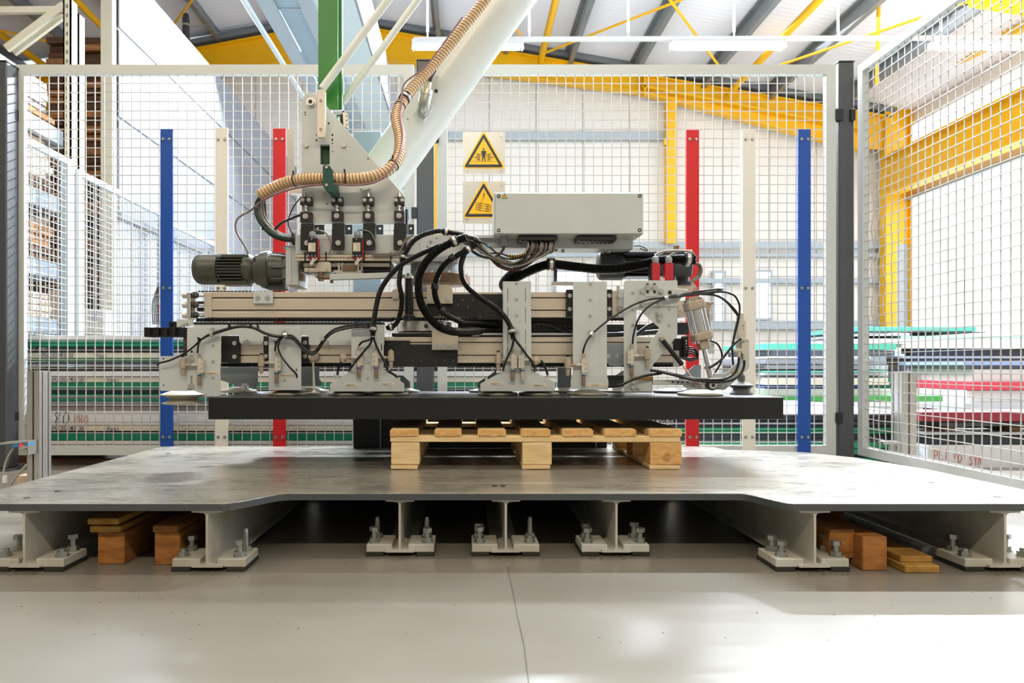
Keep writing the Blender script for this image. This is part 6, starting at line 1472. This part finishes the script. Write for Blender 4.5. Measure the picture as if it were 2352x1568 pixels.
# grey and black wires from the hoses to the control box
random.seed(11)
for i in range(15):
    mt = ('cable_grey', 'cable_black', 'cable_grey', 'cable_grey', 'cable_brown')[i % 5]; s = i/14; Y = KX+.0+.004*(i % 6)
    x1 = 1203+68*(.15+.85*s); dep = 610-26*abs(s-.4)+random.uniform(-6, 11)
    path = [(1062+random.uniform(-4, 22), 541+s*24), (1092+random.uniform(-4, 6), 548+s*22), (1112+random.uniform(-6, 6), 572+s*10), (1140+8*s, dep-8), (1175+10*s, dep+3), (1200+24*s, dep-8), (x1-6, 580), (x1, 566), (x1+.5, 551, KX+.04)]
    m = M(); m.tube(pts(path, Y), (.0034, .0042, .0037)[i % 3], n=7, steps=6); m.build('wire', mt, vg, smooth='all')
m = M(); m.tube(pts([(1090, 550), (1118, 562), (1139, 580), (1155, 592), (1180, 595), (1208, 588)], KX-.004), .0034, n=7); o = m.build('wire', 'cable_black', vg, smooth='all')
m = M(); ring(m, spline(pts([(1118, 562), (1139, 580)], KX-.004), 6), .35, .0046, .012); m.build('blue_marker', 'box_blue', o)
m = M(); q = [(1166, 587), (1180, 588.5), (1194, 587), (1209, 582)]; m.tube(pts(q, KX-.008), .0048, n=8); o = m.build('wire_sleeve', 'black_plastic', vg, smooth='all')
ps_ = resample(spline(pts(q, KX-.008), 8), .0005); m = M(); m.tube([ps_[k_]+Vector((0, math.cos(k_*.35)*.0050, math.sin(k_*.35)*.0050)) for k_ in range(len(ps_))], .0012, n=4, smooth=False); m.build('yellow_spiral', 'sign_yellow', o)
m = M(); m.tube(pts([(1158, 564), (1155, 574), (1144, 586), (1124, 592), (1100, 586), (1078, 572)], KX+.05), .0052, n=8); m.build('green_cable', 'cable_green', vg, smooth='all')
m = M()
for i in range(5): m.tube(pts([(1060, 538+i*4), (1080, 541+i*4), (1100, 548+i*5), (1106, 560+i*5)], KX+.02+.004*i), .0034, n=6)
m.build('wire', 'cable_black', vg, smooth='all')

# thin black air lines in front of the brackets
def line(path, Y=BY-.03, r=.0034, nm='air_line', mt='cable_black'):
    m = M(); m.tube(pts(path, Y), r, n=8, steps=6); return m.build(nm, mt, vg, smooth='all')
main = [(488, 765), (503, 760), (525, 753), (545, 748.5), (565, 748), (585, 752), (612, 765), (638, 771), (656, 769)]
line([(362, 840), (364, 834), (372, 832), (391, 827), (421, 813), (446, 795), (460, 781), (478, 769)]+main, BY-.022, .0036)
line([(454, 810, BY-.014), (455, 795), (460, 782), (478, 771)]+[(a, b+3) for a, b in main], BY-.026)
line([(a, b+1.5) for a, b in main], BY-.034, .003)
loop = [(656, 769), (672, 771), (686, 784), (698, 798), (713, 807), (726, 804), (738, 786), (750, 770), (768, 756), (790, 749), (815, 745), (850, 745)]
for dx, dy, Y in ((0, 0, BY-.022), (2, 4, BY-.028), (-1, 7, BY-.034)): line([(a+dx, b+dy) for a, b in loop], Y, .0034)
line([(632, 806, BY-.014), (633, 794), (638, 782), (648, 773), (658, 771)], BY-.026)
line([(656, 772), (646, 778), (640, 790), (640, 804), (650, 824), (668, 846), (680, 858, BY-.006), (682, 866, BY+.01)], BY-.03)
for px, py, ang in ((486.5, 766, .5), (656, 770, .1), (742, 778, .9)): clip(px, py, vg, BY-.016, True, ang)
m = M(); capscrew(m, 488.5, 756, BY-.004, 4.2, .004); capscrew(m, 654, 761, BY-.004, 4.2, .004); capscrew(m, 844, 758, BY-.004, 4.2, .004); capscrew(m, 1186.5, 759.5, BY-.004, 5, .004); m.build('clip_screw', 'steel', vg)
for px, py in ((525, 750), (574, 748), (591, 752), (455, 781), (818, 746), (844, 747), (632, 790)):
    m = M(); m.pbox(px-1.2, py-5, px+1.2, py+6, BY-.04, .02); m.pbox(px-2, py-7, px+1.5, py-4, BY-.04, .006); m.build('cable_tie', 'black_plastic', vg)
for path in ([(855, 774), (848, 780), (832, 785), (825, 793, BY-.014)], [(856, 774), (850, 790), (835, 808), (818, 828), (808, 842), (801, 852, BY+.01)], [(858, 774), (863, 790), (872, 810), (882, 828), (889, 845), (892, 853, BY+.01)],
             [(1180, 780), (1178, 794, BY-.014)], [(1180, 780), (1175, 800), (1165, 822), (1158, 840), (1156, 852, BY+.01)], [(1182, 778), (1192, 792), (1200, 801, BY-.014)], [(1183, 778), (1196, 796), (1212, 818), (1224, 832), (1228, 843), (1228, 856, BY+.02)]): line(path, BY-.03, .004)
line([(784, 830, BY-.01), (778, 844), (775, 860)], BY+.0, .0045); line([(893, 853), (905, 860), (916, 868)], BY+.01, .0045); line([(1243, 828, BY-.01), (1252, 842), (1258, 860)], BY, .0045); line([(1149, 858), (1132, 862), (1118, 870)], BY+.01, .0055)
for px, py in ((775, 864), (916, 870), (1258, 864), (1117, 870)): m = M(); m.cyl(P(px, py-4, BY+.005), P(px, py+4, BY+.005), 3.6*BY/F, n=10); m.build('hose_fitting', 'valve_white', vg)
# right: fan of air lines
clip(1529.5, 684, vg, BY-.02, True, .3); clip(1360, 767, vg, BY-.012, True, .8)
m = M(); m.pprism([(1350, 762), (1357, 756), (1361, 762), (1356, 768)], BY-.003, .003); capscrew(m, 1355, 761, BY-.003, 2.6, .003); m.build('clip_tab', 'alu_clean', vg)
line([(1339, 811, BY-.014), (1341, 800), (1349, 781), (1365, 762), (1395, 737), (1425, 717), (1455, 700), (1490, 688), (1530, 683), (1580, 675), (1630, 671), (1660, 666)], BY-.026, .0036)
line([(1453, 790, BY-.014), (1455, 770), (1463, 740), (1478, 715), (1500, 697), (1528, 686), (1580, 678), (1630, 673), (1662, 669)], BY-.03, .0036)
line([(1540, 680), (1580, 673), (1620, 667), (1645, 664), (1661, 664)], BY-.022, .0036)
line([(1620, 673), (1650, 680), (1672, 695), (1690, 714), (1697, 728, BY-.02)], BY-.028, .0037); line([(1600, 675), (1640, 678), (1665, 690), (1684, 711), (1696, 726)], BY-.024, .0037)
line([(1655, 670), (1672, 672), (1688, 680), (1697, 696), (1699, 712), (1696, 735), (1690, 760), (1685, 780), (1682, 800), (1684, 838)], BY-.032, .0037)
line([(1696, 726), (1692, 745), (1686, 770), (1683, 795)], BY-.028, .0036)
line([(1702, 778, BY-.03), (1690, 786), (1676, 802), (1658, 824), (1640, 838), (1628, 845)], BY-.034, .0048)
line([(1697, 820), (1696, 836), (1688, 855), (1672, 867), (1650, 872), (1600, 870), (1560, 862), (1530, 855), (1500, 850)], BY-.036, .0046)
line([(1710, 827), (1708, 845), (1698, 862), (1680, 873), (1650, 877), (1610, 875), (1570, 867), (1535, 858), (1500, 851), (1494, 850)], BY-.040, .0046)
line([(1398, 888, BY+.0), (1425, 884), (1450, 873), (1480, 863), (1520, 857)], BY-.03, .0048)
line([(1630, 782), (1648, 790), (1658, 812), (1655, 834), (1642, 856)], BY+.0, .0036)
for q in range(4): line([(1578, 800+q*4), (1590, 797+q*5), (1602, 808+q*4), (1600, 822+q), (1584, 822+q*2), (1560, 820)], BY+.04+q*.004, .0032)
line([(1460, 770), (1490, 748), (1515, 742), (1540, 745)], RY+.05, .008, 'inner_hose', 'hose_black'); line([(1220, 742), (1260, 744), (1300, 760), (1330, 768)], RY+.06, .008, 'inner_hose', 'hose_black')
line([(1320, 768), (1420, 768), (1540, 760)], RY+.08, .010, 'inner_hose', 'hose_black'); M().pbox(1320, 745, 1560, 768, RY+.13, .05).build('rear_carriage', 'black_plastic', vg)
